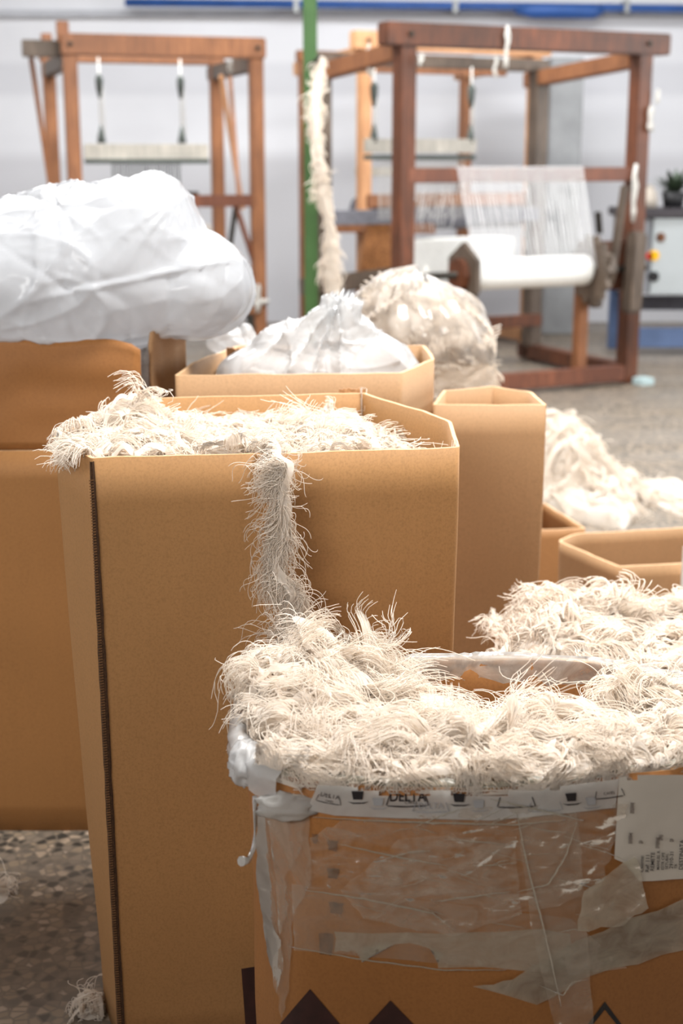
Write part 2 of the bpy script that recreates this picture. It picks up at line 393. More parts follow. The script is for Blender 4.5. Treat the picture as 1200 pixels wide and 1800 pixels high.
# roller zone (local x from pixel columns)
def ax_at(px):
    px = px - 32
    return AW * (px - 718) / (1103 - 718) * (1 + .06 * (1 - (px - 718) / 385.0))
rz = .735; ry = -.12
x0, x1 = ax_at(832), ax_at(1030)
MB().tube([(x0, ry, rz), (x0 + .02, ry, rz), (x1 - .03, ry, rz), (x1 - .005, ry, rz), (x1, ry, rz)], [.082, .092, .092, .088, .075], 28).build('warp_roller', M['white_cloth'], A)
MB().tube([(-.03, ry, rz), (AW + .02, ry, rz)], .021, 12).build('roller_axle', M['iron'], A)
def ngon(cx, cy, cz, r, n, th, rot=0):
    return [(cx, cy + r * math.cos(rot + 2 * math.pi * k / n), cz + r * math.sin(rot + 2 * math.pi * k / n)) for k in range(n)], (th, 0, 0)
pts, off = ngon(x0 - .035, ry, rz, .19, 6, .03, math.pi / 6 * 3); MB().prism(pts, off, .004).build('end_disc', M['wood_grey'], A)
pts, off = ngon(x0 - .075, ry, rz, .10, 10, .04); MB().prism(pts, off, .004).build('hub', M['wood_dark'], A)
# ratchet wheel on the right
rw = x1 + .02; pts = []
for k in range(28):
    r_ = .175 if k % 2 else .215
    a_ = 2 * math.pi * k / 28; pts.append((rw, ry + r_ * math.cos(a_), rz + r_ * math.sin(a_)))
MB().prism(pts, (.03, 0, 0)).build('ratchet_wheel', M['wood_grey'], A)
MB().box((rw + .05, ry + .05, .60), (AW + .02, ry + .11, .90), .01).build('bearing_board', M['wood_dark'], A)
MB().box((rw + .04, ry - .01, .50), (rw + .11, ry + .06, .84), .01).build('bearing_block', M['wood_grey'], A)
pts, off = ngon(rw + .03, ry, rz, .13, 8, .09); MB().prism(pts, off, .006).build('hub', M['wood_grey'], A)
MB().bar((rw + .16, ry - .02, rz + .02), (rw + .20, ry - .05, rz + .50), .035, .05).build('brake_lever', M['wood_grey'], A)
MB().bar((AW - .10, ry - .03, .46), (AW - .08, ry - .03, .96), .12, .09, .02).build('brake_block', M['wood_grey'], A)
MB().bar((rw + .08, ry + .02, .95), (rw + .06, ry + .02, 1.08), .02, .05).build('pawl', M['iron'], A)
MB().bar((rw + .05, .02, .05), (rw + .05, .02, .66), .07, .07).build('lower_strut', M['wood_orange'], A)
MB().bar((ax_at(893), .30, .08), (ax_at(893), .30, .62), .085, .07).build('lower_strut', M['wood_dark'], A)
MB().bar((ax_at(862), .40, .08), (ax_at(862), .40, .62), .055, .06).build('lower_strut', M['wood_orange'], A)
for k in range(4):
    MB().bar((.45 + .1 * k, .25, .14), (.40 + .12 * k, AD - .15, .24), .035, .03).build('treadle', M['wood_grey'], A)
V, Q = strands(84, ax_at(822), ax_at(1026), lambda x: (x, -.06, 1.345), lambda x: (x0 + (x1 - x0) * (x - ax_at(822)) / (ax_at(1026) - ax_at(822)), ry - .10, rz + .02), .0019, .004, 5)
wo = npmesh('warp_threads', V, Q, M['warp'], A); wo['kind'] = 'stuff'
V, Q = strands(84, ax_at(822), ax_at(1026), lambda x: (x, -.06, 1.345), lambda x: (x, AD * .55, 1.27), .0016, .003, 4)
wo = npmesh('warp_threads', V, Q, M['warp'], A); wo['kind'] = 'stuff'
V, Q = strands(22, ax_at(745), ax_at(822), lambda x: (x, -.03, 1.25), lambda x: (x, .02, .98), .0016, .02, 5)
wo = npmesh('loose_threads', V, Q, M['warp'], A); wo['kind'] = 'stuff'
# harness frame: bleached bars hanging in the middle, with heddles
hy = AD * .62
MB().bar((.10, hy, 1.47), (ax_at(1000) - .2, hy, 1.47), .05, .085).build('heddle_bar', M['wood_white'], A)
MB().bar((.10, hy, 1.40), (ax_at(1000) - .2, hy, 1.40), .05, .03).build('reed_comb', M['cord_dark'], A)
V, Q = strands(70, .2, ax_at(960) - .1, lambda x: (x, hy, 1.39), lambda x: (x, hy + .01, 1.02), .0016, .006, 4)
wo = npmesh('heddles', V, Q, M['cord'], A); wo['kind'] = 'stuff'
MB().bar((.0, AD * .8, 1.93), (AW * .75, AD * .8, 1.93), .035, .035).build('lifting_rod', M['wood_orange'], A)
for xx in (.16, AW * .52): pulley(A, (xx, hy), 1.95, .46)
MB().tube([(.40, hy - .02, 1.95), (.40, hy - .02, 1.66)], .004, 6).build('cord', M['cord'], A)
MB().tube([(.40, hy - .02, 1.67), (.405, hy - .02, 1.61)], .024, 10).build('bobbin', M['red'], A)
# cords and rags tied to the frame
def ties(root, x, y, z0, z1, mat=M['cord'], n=3, rr=.007):
    b = MB()
    for k in range(n):
        b.tube([(x + rnd.uniform(-.015, .015), y, z0 + (z1 - z0) * j / 5 + rnd.uniform(-.01, .01)) if j else (x, y, z0) for j in range(6)], rr, 6)
    b.build('tied_cord', mat, root)
ties(A, ax_at(890), -.09, 2.13, 1.90); ties(A, ax_at(880), -.04, 1.97, 1.85)
ties(A, AW + .075, -.08, 1.80, 1.72); ties(A, AW + .03, -.08, 1.70, 1.56, rr=.012)
ties(A, AW - .06, -.08, 1.36, 1.02, rr=.012); ties(A, .05, -.1, 1.96, 1.90)
ties(A, -.02, .4, 2.04, 1.86); ties(A, .09, ry, .80, .55)
MB().bar((0, AD, 1.02), (AW, AD, 1.02), .12, .09).build('cloth_beam', M['grey_cloth'], A)
MB().bar((AW + .045, -.12, 0), (AW + .045, -.12, .045), .10, .10).build('floor_pad', M['pad'], A)

# --- pale loom behind it
B = empty('pale_floor_loom', (0, 0, 0))
pl = P(640, 100, d=10.35); pr = P(940, 100, d=11.0)
BW = math.hypot(pr.x - pl.x, .65); B.location = (pl.x, 10.35, 0); B.rotation_euler[2] = math.atan2(.65, pr.x - pl.x)
tag(B, 'pale orange wooden loom standing behind the dark stained loom', 'loom')
frame(B, BW, .95, 2.25, .085, M['wood_light'], M['wood_orange'], .10, 2.2)
MB().bar((0, -.02, 1.10), (BW, -.02, 1.10), .08, .09).build('breast_beam', M['wood_orange'], B)
MB().tube([(.02, .15, 1.0), (BW - .02, .15, 1.0)], .12, 20).build('cloth_roller', M['grey_cloth'], B)
MB().bar((.0, .12, 1.30), (BW, .12, 1.30), .04, .06).build('reed_bar', M['wood_white'], B)
MB().bar((-.35, -.05, .93), (.5, -.08, .90), .18, .07).build('seat_board', M['wood_orange'], B)
MB().bar((.0, -.02, .62), (BW, -.02, .62), .05, .09).build('lower_beam', M['wood_orange'], B)
mbx = MB()
mbx.box((.25, -.22, .52), (1.15, .02, .83), .01); mbx.build('white_sheet', M['white_cloth'], B)
bk = P(664, 430, d=9.9)
bo = empty('wicker_cone', (bk.x, 9.9, 0)); tag(bo, 'brown straw cone basket on wooden stand behind the dark loom', 'basket')
zt = P(664, 385, d=9.9).z; zb = P(664, 480, d=9.9).z
b = MB().tube([(0, 0, zb - .02), (0, 0, zb + .02), (0, 0, (zt + zb) / 2 + .03), (0, 0, zt - .02), (0, 0, zt)], [.125, .13, .10, .075, .09], 18); b.build('basket', M['wicker'], bo)
MB().tube([(0, 0, 0), (0, 0, zb - .02)], .03, 10).build('stand', M['wood_grey'], bo)

# --- loom on the left
L = empty('orange_floor_loom', (0, 0, 0))
pl = P(122, 100, d=9.05); pr = P(449, 100, d=9.40)
LW = math.hypot(pr.x - pl.x, .35); L.location = (pl.x, 9.05, 0); L.rotation_euler[2] = math.atan2(.35, pr.x - pl.x)
tag(L, 'orange brown wooden loom with hanging pulleys, left of green post', 'loom')
frame(L, LW, 1.15, 2.13, .085, M['wood_orange'], M['wood_orange'], .05, 2.13, M['wood_grey'])
MB().bar((0, 1.2, 2.12), (0, 1.2, 2.22), .07, .07).build('post_stub', M['wood_orange'], L)
MB().bar((-.03, .04, 2.08), (-.03, .04, 2.20), .07, .07).build('post_stub', M['wood_orange'], L)
MB().bar((LW, 1.14, 2.05), (LW, 1.14, 2.17), .07, .07).build('post_stub', M['wood_orange'], L)
MB().bar((-.20, .35, 2.06), (-.07, .45, .90), .03, .03).build('lean_pole', M['wood_orange'], L)
MB().bar((-.26, .2, 2.05), (.05, .2, 2.05), .08, .10).build('cross_arm', M['wood_grey'], L)
MB().bar((LW - .05, .5, 1.92), (LW - .10, .1, 1.15), .028, .028).build('lean_pole', M['wood_orange'], L)
MB().bar((LW - .10, .55, 1.93), (LW + .08, .75, 1.05), .03, .03).build('lean_pole', M['wood_light'], L)
hy = .42
MB().bar((.12, hy, 1.435), (LW - .23, hy, 1.435), .05, .10).build('heddle_bar', M['wood_white'], L)
MB().bar((.12, hy - .02, 1.375), (LW - .23, hy - .02, 1.375), .06, .03).build('reed_comb', M['cord_dark'], L)
V, Q = strands(26, .30, LW - .42, lambda x: (x, hy, 1.37), lambda x: (x, hy + .01, 1.05), .0045, .006, 4)
wo = npmesh('heddles', V, Q, M['cord_dark'], L); wo['kind'] = 'stuff'
for xx in (.235, LW - .40): pulley(L, (xx, hy), 2.02, .53)
MB().bar((.30, .0, 1.13), (LW, .0, 1.13), .06, .075).build('breast_beam', M['wood_red'], L)
MB().bar((.25, hy, 1.16), (LW - .30, hy, 1.16), .05, .04).build('reed_bar', M['iron'], L)
MB().bar((LW - .14, .02, 1.10), (LW - .22, .02, .62), .03, .035).build('brace', M['iron'], L)
MB().bar((LW - .14, .02, 1.10), (LW - .02, .02, .72), .03, .045).build('brace', M['wood_red'], L)
MB().bar((0, -.02, .45), (LW, -.02, .45), .06, .09).build('lower_beam', M['wood_orange'], L)
MB().tube([(.1, .1, .88), (LW - .3, .1, .88)], .10, 18).build('cloth_roller', M['beige'], L)
ties(L, LW - .02, -.07, .60, .42, rr=.010, n=4); ties(L, LW - .14, .1, 2.0, 1.92)
MB().tube([(LW - .07, -.06, .48), (LW + .05, -.06, .49)], .015, 8).build('tied_cord', M['cord'], L)
MB().bar((LW - .06, -.03, .30), (LW - .1, .02, .66), .04, .06).build('rusty_hook', M['iron'], L)

# ------------------------------------------------------------------ control machine on the right
mp = P(1116, 0, d=10.3); mx = mp.x
K = empty('control_machine', (mx, 10.3, 0)); tag(K, 'light grey control cabinet on blue grey frame by right photo edge', 'machine')
zt = P(1150, 383, d=10.3).z; zb = P(1150, 515, d=10.3).z; wx = P(1166, 0, d=10.3).x - mx
MB().box((.0, 0, zb), (wx, .45, zt), .006).build('panel_box', M['cabinet_b'], K); PB = K.children[0]
MB().box((wx + .004, -.03, zb - .01), (wx + .75, .45, zt), .006).build('door_panel', M['cabinet'], K)
MB().box((-.03, -.05, zt + .004), (1.1, .5, zt + .065), .006).build('worktop', M['top_dark'], K)
def knob(px, py, r, mat, nm='button'):
    p = P(px, py, d=10.28); MB().tube([(p.x - mx, 0, p.z), (p.x - mx, -.035, p.z)], r, 14).build(nm, mat, PB)
knob(1130, 418, .028, M['teal'], 'indicator_lamp'); knob(1160, 417, .034, M['rust'], 'indicator_lamp')
knob(1141, 450, .024, M['red'], 'emergency_button'); knob(1149, 449, .036, M['yellow'], 'emergency_button'); knob(1148, 486, .038, M['black'], 'dial')
for x_ in (.0, 1.0):
    for y_ in (.0, .4): MB().box((x_, y_, 0), (x_ + .09, y_ + .08, zb - .012), .005).build('leg', M['blue_grey'], K)
MB().box((.09, .0, .06), (1.0, .07, .2), .005).build('lower_rail', M['blue_grey'], K)
MB().box((.09, .3, .3), (1.0, .36, zb - .05), .005).build('back_plate', M['grey_cloth'], K)
kp = P(1185, 340, d=10.5)
pb = empty('leafy_pot', (kp.x, 10.52, zt + .065)); tag(pb, 'dark green leafy bundle on the control cabinet worktop', 'plant')
MB().tube([(0, 0, 0), (0, 0, .11)], [.07, .09], 12).build('pot', M['black'], pb)
vs, fs = [], []
for k in range(60):
    a_ = rnd.uniform(0, 6.28); e_ = rnd.uniform(.1, 1.3); ln = rnd.uniform(.10, .22)
    d_ = Vector((math.cos(a_) * math.cos(e_), math.sin(a_) * math.cos(e_), math.sin(e_))); s_ = d_.cross(Vector((0, 0, 1))).normalized() * .025
    b_ = Vector((0, 0, .10)); i = len(vs); vs += [b_, b_ + d_ * ln * .5 + s_, b_ + d_ * ln, b_ + d_ * ln * .5 - s_]; fs.append((i, i + 1, i + 2, i + 3))
mesh('leaves', vs, fs, M['leaf'], pb)
kp = P(1150, 350, d=10.5)
b = MB().tube([(kp.x - .06, 10.46, zt + .066), (kp.x - .06, 10.46, zt + .12), (kp.x - .05, 10.46, zt + .19), (kp.x - .03, 10.46, zt + .22)], [.07, .075, .055, .02], 14)
tag(b.build('cloth_bundle', M['beige']), 'beige cloth bundle on the control cabinet beside dark leaves', 'cloth')

# ------------------------------------------------------------------ cartons
def round_poly(pts, r, n=5):
    out = []; N = len(pts)
    for i in range(N):
        p0, p, p1 = Vector(pts[i - 1]), Vector(pts[i]), Vector(pts[(i + 1) % N])
        rr = r[i] if isinstance(r, (list, tuple)) else r
        a = p + (p0 - p).normalized() * min(rr, (p0 - p).length * .45); b = p + (p1 - p).normalized() * min(rr, (p1 - p).length * .45)
        for k in range(n + 1):
            t = k / n; out.append(a * (1 - t) ** 2 + p * 2 * t * (1 - t) + b * t * t)
    return out
def densify(pts, step=.03):
    out = []; N = len(pts)
    for i in range(N):
        a, b = pts[i], pts[(i + 1) % N]; n = max(1, int((b - a).length / step))
        for k in range(n): out.append(a + (b - a) * k / n)
    return out
def ccw(pts):
    a = sum(pts[i - 1][0] * p[1] - p[0] * pts[i - 1][1] for i, p in enumerate(pts)); return pts if a > 0 else pts[::-1]
def carton(root, top, zt, bot=None, r=.012, th=.006, mat=None, zf=None, name='body', wob=.0015, nz=14, rim_mat=None, seed=0, curve=1.0):
    """open-topped corrugated carton: outline at the rim lofted down to the outline at the base"""
    N0 = len(top)
    T = densify(round_poly(top, r)); 
    c = sum((p for p in T), Vector((0, 0))) / len(T)
    if bot is None: bot = [(c.x + (p[0] - c.x) * .97, c.y + (p[1] - c.y) * .97) for p in top]
    # same parametrisation for the base
    def resample(poly, n):
        L = [0]
        for i in range(len(poly)): L.append(L[-1] + (poly[(i + 1) % len(poly)] - poly[i]).length)
        out = []
        for k in range(n):
            s = L[-1] * k / n; i = max(j for j in range(len(L) - 1) if L[j] <= s)
            f = (s - L[i]) / max(1e-9, L[i + 1] - L[i]); out.append(poly[i].lerp(poly[(i + 1) % len(poly)], f))
        return out
    n = len(T)
    Bd = round_poly(bot, r)
    # match by fraction of perimeter of the same corner structure
    Bd2 = []
    per = 6
    for i in range(N0):
        seg = Bd[i * per:(i + 1) * per]; Bd2 += seg
    # densify with same counts as T
    Tr = round_poly(top, r); Bq = []
    for i in range(len(Tr)):
        a, b = Tr[i], Tr[(i + 1) % len(Tr)]; k_ = max(1, int((b - a).length / .03))
        a2, b2 = Bd2[i], Bd2[(i + 1) % len(Bd2)]
        for k in range(k_): Bq.append(a2 + (b2 - a2) * k / k_)
    nrm = []
    for i in range(n):
        tg = (T[(i + 1) % n] - T[i - 1]); tg.normalize(); nrm.append(Vector((tg.y, -tg.x)))
    V = []; F = []
    def ring(off, lvl):
        for i in range(n):
            t = (lvl / nz) ** curve; p = T[i].lerp(Bq[i], t); z1 = zt if zf is None else zf(T[i].x, T[i].y)
            z1 += noise.noise(Vector((T[i].x * 14, T[i].y * 14, seed))) * wob * 2
            z = z1 * (1 - lvl / nz)
            wv = noise.noise(Vector((p.x * 5, p.y * 5, z * 4 + seed * 3))) * wob * 2.2
            q = p + nrm[i] * (wv - off); V.append((q.x, q.y, max(z, .0)))
    for l in range(nz + 1): ring(0, l)
    for l in range(nz + 1): ring(th, l)
    def idx(side, l, i): return side * (nz + 1) * n + l * n + i % n
    for l in range(nz):
        for i in range(n):
            F.append((idx(0, l, i), idx(0, l + 1, i), idx(0, l + 1, i + 1), idx(0, l, i + 1)))
            F.append((idx(1, l, i), idx(1, l, i + 1), idx(1, l + 1, i + 1), idx(1, l + 1, i)))
    nb = len(F)
    for i in range(n): F.append((idx(0, 0, i), idx(0, 0, i + 1), idx(1, 0, i + 1), idx(1, 0, i)))
    F.append([idx(0, nz, i) for i in range(n)][::-1])
    F.append([idx(1, nz - 0, i) for i in range(n)])
    o = mesh(name, V, F, mat, root, True)
    o.data.materials.append(rim_mat or M['edge'])
    for k in range(nb, nb + n): o.data.polygons[k].material_index = 1; o.data.polygons[k].use_smooth = False
    return o, T
def slab(p0, p1, zlo, zhi, th=.006, lean=(0, 0), wob=.004, seed=1, jag=.006, bend=0, n=24, m=8, taper=0):
    """upright board flap from p0 to p1 (xy), zlo to zhi, with a worn upper edge and a lean"""
    p0, p1 = Vector(p0), Vector(p1); d = (p1 - p0); nn = Vector((d.y, -d.x)).normalized(); V = []; F = []
    for s in (0, 1):
        for j in range(m + 1):
            for i in range(n + 1):
                t = i / n; v = j / m
                z = zlo + (zhi - zlo) * v + (noise.noise(Vector((t * 7, seed, 0))) * jag + noise.noise(Vector((t * 25, seed, 3))) * jag * .4) * v - taper * v * (max(0, abs(t - .5) - .42) / .08) ** 2
                p = p0 + d * t + Vector(lean) * v + nn * (-th * s + noise.noise(Vector((t * 4, v * 3, seed))) * wob + bend * math.sin(v * math.pi))
                V.append((p.x, p.y, z))
    W_ = n + 1; S = W_ * (m + 1)
    for j in range(m):
        for i in range(n):
            a = j * W_ + i; F.append((a, a + 1, a + W_ + 1, a + W_)); F.append((S + a, S + a + W_, S + a + W_ + 1, S + a + 1))
    for i in range(n):
        a = m * W_ + i; F.append((a, a + 1, S + a + 1, S + a)); a = i; F.append((a, S + a, S + a + 1, a + 1))
    for j in range(m):
        a = j * W_; F.append((a, a + W_, S + a + W_, S + a)); a = j * W_ + n; F.append((a, S + a, S + a + W_, a + W_))
    return V, F

CG = 'tall open cartons of the group'
# --- carton 1: the tall one in front, full of cotton
Z1 = .98
t1 = [XY(160, 806, Z1), XY(806, 787, Z1), XY(794, 738, Z1), XY(642, 691, Z1), XY(255, 699, Z1), XY(88, 768, Z1)]
def rot_cent(pts): c = Vector((sum(p[0] for p in pts) / len(pts), sum(p[1] for p in pts) / len(pts))); return c
b1 = []
FLt, FRt = Vector(t1[0]), Vector(t1[1])
def down(px, py_off=0): pass
b1 = [XY(196, 1820, 0.0), None, None, None, None, None]
fl = Vector(b1[0]); shift = fl - FLt
# base outline: rim outline less its flare
b1 = [(t1[0][0] + .008, t1[0][1] + .0), (t1[1][0] - .004, t1[1][1] + .0), (t1[2][0] - .01, t1[2][1]), (t1[3][0] - .01, t1[3][1]), (t1[4][0] - .0, t1[4][1]), (t1[5][0] + .040, t1[5][1])]
C1 = empty('cotton_carton', (FLt.x, FLt.y, 0)); 
def local(o, root): # geometry was written in world space: keep it there under the parent
    o.matrix_parent_inverse = root.matrix_world.inverted(); 
def place(root):
    bpy.context.view_layer.update()
    for ch in root.children:
        ch.matrix_parent_inverse = root.matrix_world.inverted()
tag(C1, 'tall tan carton filled with cotton, fringe strip hanging down its front', 'carton')
o1, T1 = carton(C1, t1, Z1, b1, r=[.006, .008, .03, .006, .03, .03], mat=M['card_front'], th=.006, wob=.0012)
# dark corrugated joint down the front left corner
V = []; F = []
nn = 60
for k in range(nn + 1):
    t = k / nn; z = Z1 * (1 - t) - .004 * (1 - t); x = FLt.x + .008 * t; y = FLt.y
    wdt = .0020 + .0028 * min(1, t * 3.0) + .0012 * noise.noise(Vector((0, 0, z * 30)))
    V += [(x - wdt - .001, y + .004, z), (x - wdt * .4, y - .0042, z), (x + wdt, y - .0040, z), (x + wdt + .002, y + .001, z)]
for k in range(nn):
    for j in range(3): a = k * 4 + j; F.append((a, a + 4, a + 5, a + 1))
mesh('corner_joint', V, F, M['slit'], C1)
b = MB()
for k in range(230):
    t = (k + .5) / 230; z = Z1 * (1 - t); x = FLt.x + .008 * t
    if t < .03: continue
    b.bar((x - .0036, FLt.y - .0040, z), (x + .0022, FLt.y - .0046, z + .0012), .0014, .0013, 0)
b.build('corrugation', simple('flute_board', (120, 84, 52), .9, .2, 100), C1)
# torn back corner tab
tb = Vector(XY(640, 690, Z1)); ta = Vector(XY(596, 691, Z1))
V, F = slab((ta.x, ta.y), (tb.x + .002, tb.y - .002), Z1 - .03, Z1 + .006, .004, (.0, .01), .002, 9, .004); mesh('torn_tab', V, F, M['card_dark'], C1)
cc = [P(424, 1702, d=FLt.y - .003), P(475, 1694, d=FLt.y - .003), P(475, 1812, d=FLt.y - .003), P(432, 1812, d=FLt.y - .003)]
mesh('dark_print', [(c.x, FLt.y - .0045, c.z) for c in cc], [(0, 3, 2, 1)], M['ink_brown'], C1)
place(C1)

# --- carton 2: empty, right behind
Z2 = .90
t2 = [XY(745, 722, Z2), XY(962, 712, Z2), XY(918, 682, Z2), XY(866, 679, Z2), XY(770, 686, Z2)]
t2[0] = (t2[1][0] - .240, t2[1][1] + .0 - .015 + .02)
t2 = [t2[0], t2[1], XY(935, 688, Z2), XY(866, 679, Z2), XY(780, 686, Z2)]
C2 = empty('empty_carton', (t2[1][0], t2[1][1], 0)); tag(C2, 'tall empty tan carton standing right behind the cotton filled one', 'carton')
b2 = [(p[0] - (.008 if i in (1, 2) else 0), p[1]) for i, p in enumerate(t2)]
carton(C2, t2, Z2, b2, r=[.01, .006, .03, .006, .01], mat=M['card'], seed=2)
place(C2)

# --- carton 3: with crumpled plastic, behind carton 1
Z3 = .985
t3 = [XY(306, 660, Z3), XY(706, 656, Z3), XY(764, 632, Z3), XY(745, 606, Z3), XY(420, 607, Z3), XY(340, 636, Z3)]
C3 = empty('film_carton', (t3[0][0], t3[0][1], 0)); tag(C3, 'tan carton with clear crumpled film bulging out, in the middle', 'carton')
carton(C3, t3, Z3, None, r=[.01, .01, .02, .02, .02, .02], mat=M['card'], seed=3)
f0, f1 = Vector(XY(398, 612, Z3 + .01)), Vector(XY(425, 640, Z3))
V, F = slab((f0.x, f0.y), (f0.x + .035, f0.y - .05), Z3 - .06, Z3 + .012, .005, (0, 0), .002, 6, .005); mesh('fold_corner', V, F, M['card_dark'], C3)
place(C3)

# --- carton 4: left, with flaps up
Z4 = .835
fr = P(250, 790, d=2.78)
y4 = P(70, 1460, z=0).y
x4r = P(252, 792, d=y4).x; x4l = x4r - .72
Z4 = P(100, 792, d=y4).z
t4 = [(x4l, y4), (x4r, y4), (x4r + .035, y4 + .45), (x4l, y4 + .45)]
C4 = empty('flapped_carton', (x4l, y4, 0)); tag(C4, 'large brown carton at left with upright worn flaps under white bag', 'carton')
carton(C4, t4, Z4, t4, r=.008, mat=M['card_warm'], seed=4)
ztf = P(100, 597, d=y4 + .02).z
V, F = slab((x4l, y4 + .004), (x4r - .002, y4 + .004), Z4 + .002, ztf, .006, (0, .012), .010, 3, .010, .0, 40, 14, taper=.02); mesh('front_flap', V, F, M['card_old'], C4, True)
zs = P(300, 577, d=y4 + .1).z
q0, q1 = P(266, 650, d=y4 + .06), P(328, 650, d=y4 + .22)
V, F = slab((q0.x, q0.y), (q1.x, q1.y), Z4 - .0, zs, .006, (0, .0), .006, 5, .008, taper=.03); mesh('side_flap', V, F, M['card'], C4, True)
V, F = slab((x4l, y4 + .446), (x4r + .02, y4 + .446), Z4 + .002, ztf - .05, .006, (0, .02), .008, 8, .010); mesh('back_flap', V, F, M['card_warm'], C4, True)
place(C4)

# --- low cartons right: H (dark, behind) and I
Zh = .38
th_ = [XY(930, 932, Zh), XY(1030, 930, Zh), XY(958, 884, Zh), XY(880, 884, Zh)]
CH = empty('low_carton', (th_[0][0], th_[0][1], 0)); tag(CH, 'low dark carton partly hidden by the tall empty carton', 'carton')
carton(CH, th_, Zh, None, r=.01, mat=M['card_dark'], seed=5); place(CH)
Zi = .45
ti = [XY(1088, 996, Zi), XY(1330, 985, Zi), XY(1330, 915, Zi), XY(1190, 928, Zi), XY(1010, 937, Zi), XY(976, 950, Zi)]
CI = empty('curved_carton', (ti[0][0], ti[0][1], 0)); tag(CI, 'low open carton with curved rim at the right photo edge', 'carton')
carton(CI, ti, Zi, None, r=[.01, .02, .02, .05, .04, .03], mat=M['card'], seed=6, rim_mat=M['card_pale'])
lb = P(1197, 1010, d=ti[0][1] - .01)
MB().box((lb.x, ti[0][1] - .012, lb.z - .06), (lb.x + .08, ti[0][1] - .007, lb.z + .07), .001).build('paper_label', M['white_cloth'], CI)
place(CI)

# --- carton G: holds the cotton behind the taped carton
tg = [(.27, 2.14), (.92, 2.14), (.92, 2.66), (.50, 2.68), (.29, 2.60)]
CGx = empty('heaped_carton', (.27, 2.14, 0)); tag(CGx, 'carton heaped with cotton between the taped carton and curved low carton', 'carton')
carton(CGx, tg, .53, None, r=.02, mat=M['card_warm'], seed=7); place(CGx)

# --- carton F: taped, front right
ZF = .72
pF = [(520, 1373), (640, 1381), (820, 1386), (960, 1382), (1100, 1364), (1260, 1332), (1340, 1265), (1290, 1208), (1190, 1188), (1070, 1166), (950, 1158), (820, 1156), (700, 1162), (570, 1158), (480, 1178), (425, 1236), (416, 1300), (455, 1350)]
tF = [XY(x, y, ZF) for x, y in pF]
cF = Vector((sum(p[0] for p in tF) / len(tF), sum(p[1] for p in tF) / len(tF)))
bF = []
for i, p in enumerate(tF):
    q = Vector(p); 
    if i in (15, 16, 17): q.x += .022
    if i == 14: q.x += .012
    q = cF + (q - cF) * .985; bF.append((q.x, q.y))
CF = empty('taped_carton', (tF[0][0], tF[0][1], 0)); tag(CF, 'battered carton wrapped in clear and printed tape, full of cotton, front right', 'carton')
oF, TF = carton(CF, tF, ZF, bF, r=.02, mat=M['card_old'], seed=8, wob=.003, curve=.45)
bm = bmesh.new(); bm.from_mesh(oF.data); bvhF = BVHTree.FromBMesh(bm); bm.free()
camo = Vector((0, 0, CAM_H))
def hitF(x, y, eps):
    p = P(x, y, z=-.5); d = (p - camo).normalized(); loc, nor, _, _ = bvhF.ray_cast(camo, d)
    if loc is None: return None
    if nor.dot(d) > 0: nor = -nor
    if loc.y > 1.75 or abs(nor.z) > .6: return None
    return loc, nor
def patch(name, outline, mat, eps=.0015, wr=.0, step=9, seed=0, thick=.0, parent=CF, wscale=26):
    """a piece stuck on the wall of the taped carton, cut to an outline; follows the wall, stands eps off it"""
    xs = [p[0] for p in outline]; ys = [p[1] for p in outline]
    bm = bmesh.new(); vs = [bm.verts.new((p[0], p[1], 0)) for p in outline]; bm.faces.new(vs)
    bmesh.ops.triangulate(bm, faces=bm.faces[:])
    k = int(min(xs) // step) + 1
    while k * step < max(xs):
        bmesh.ops.bisect_plane(bm, geom=bm.verts[:] + bm.edges[:] + bm.faces[:], plane_co=(k * step, 0, 0), plane_no=(1, 0, 0)); k += 1
    k = int(min(ys) // step) + 1
    while k * step < max(ys):
        bmesh.ops.bisect_plane(bm, geom=bm.verts[:] + bm.edges[:] + bm.faces[:], plane_co=(0, k * step, 0), plane_no=(0, 1, 0)); k += 1
    dead = []
    for v in bm.verts:
        h = hitF(v.co.x, v.co.y, eps)
        if h is None: dead.append(v); continue
        loc, nor = h
        q = Vector((loc.x * wscale, loc.z * wscale * 1.6, seed * 7.3))
        off = eps + wr * (abs(noise.noise(q)) * 1.3 + .5 * abs(noise.noise(q * 2.7)))
        v.co = loc + nor * off
    bmesh.ops.delete(bm, geom=dead, context='VERTS')
    for f in bm.faces: f.smooth = True
    me = bpy.data.meshes.new(name); bm.to_mesh(me); bm.free()
    return link(name, me, parent, mat)
def jag(pts, amp, seed, n=7):
    g = random.Random(seed); out = []
    for i, p in enumerate(pts):
        q = pts[(i + 1) % len(pts)]
        for k in range(n):
            t = k / n; out.append((p[0] + (q[0] - p[0]) * t + (g.uniform(-amp, amp) if k else 0), p[1] + (q[1] - p[1]) * t + (g.uniform(-amp, amp) if k else 0)))
    return out
patch('printed_diamond', [(545, 1738), (640, 1850), (450, 1850)], M['ink_brown'], .0008)
patch('printed_diamond', [(686, 1758), (775, 1850), (600, 1850)], M['ink_brown'], .0008)
patch('printed_arrow', [(1062, 1760), (1100, 1812), (1092, 1812), (1062, 1774), (1032, 1812), (1024, 1812)], M['ink'], .0008)
for (x, y, w_, h_) in ((575, 1475, 20, 22), (574, 1525, 22, 20), (560, 1640, 26, 40), (548, 1465, 12, 18), (578, 1585, 26, 22)):
    patch('faded_mark', jag([(x, y), (x + w_, y + 2), (x + w_ - 4, y + h_), (x + 2, y + h_ - 3)], 1.5, int(x), 3), M['ink_fade'], .0008)
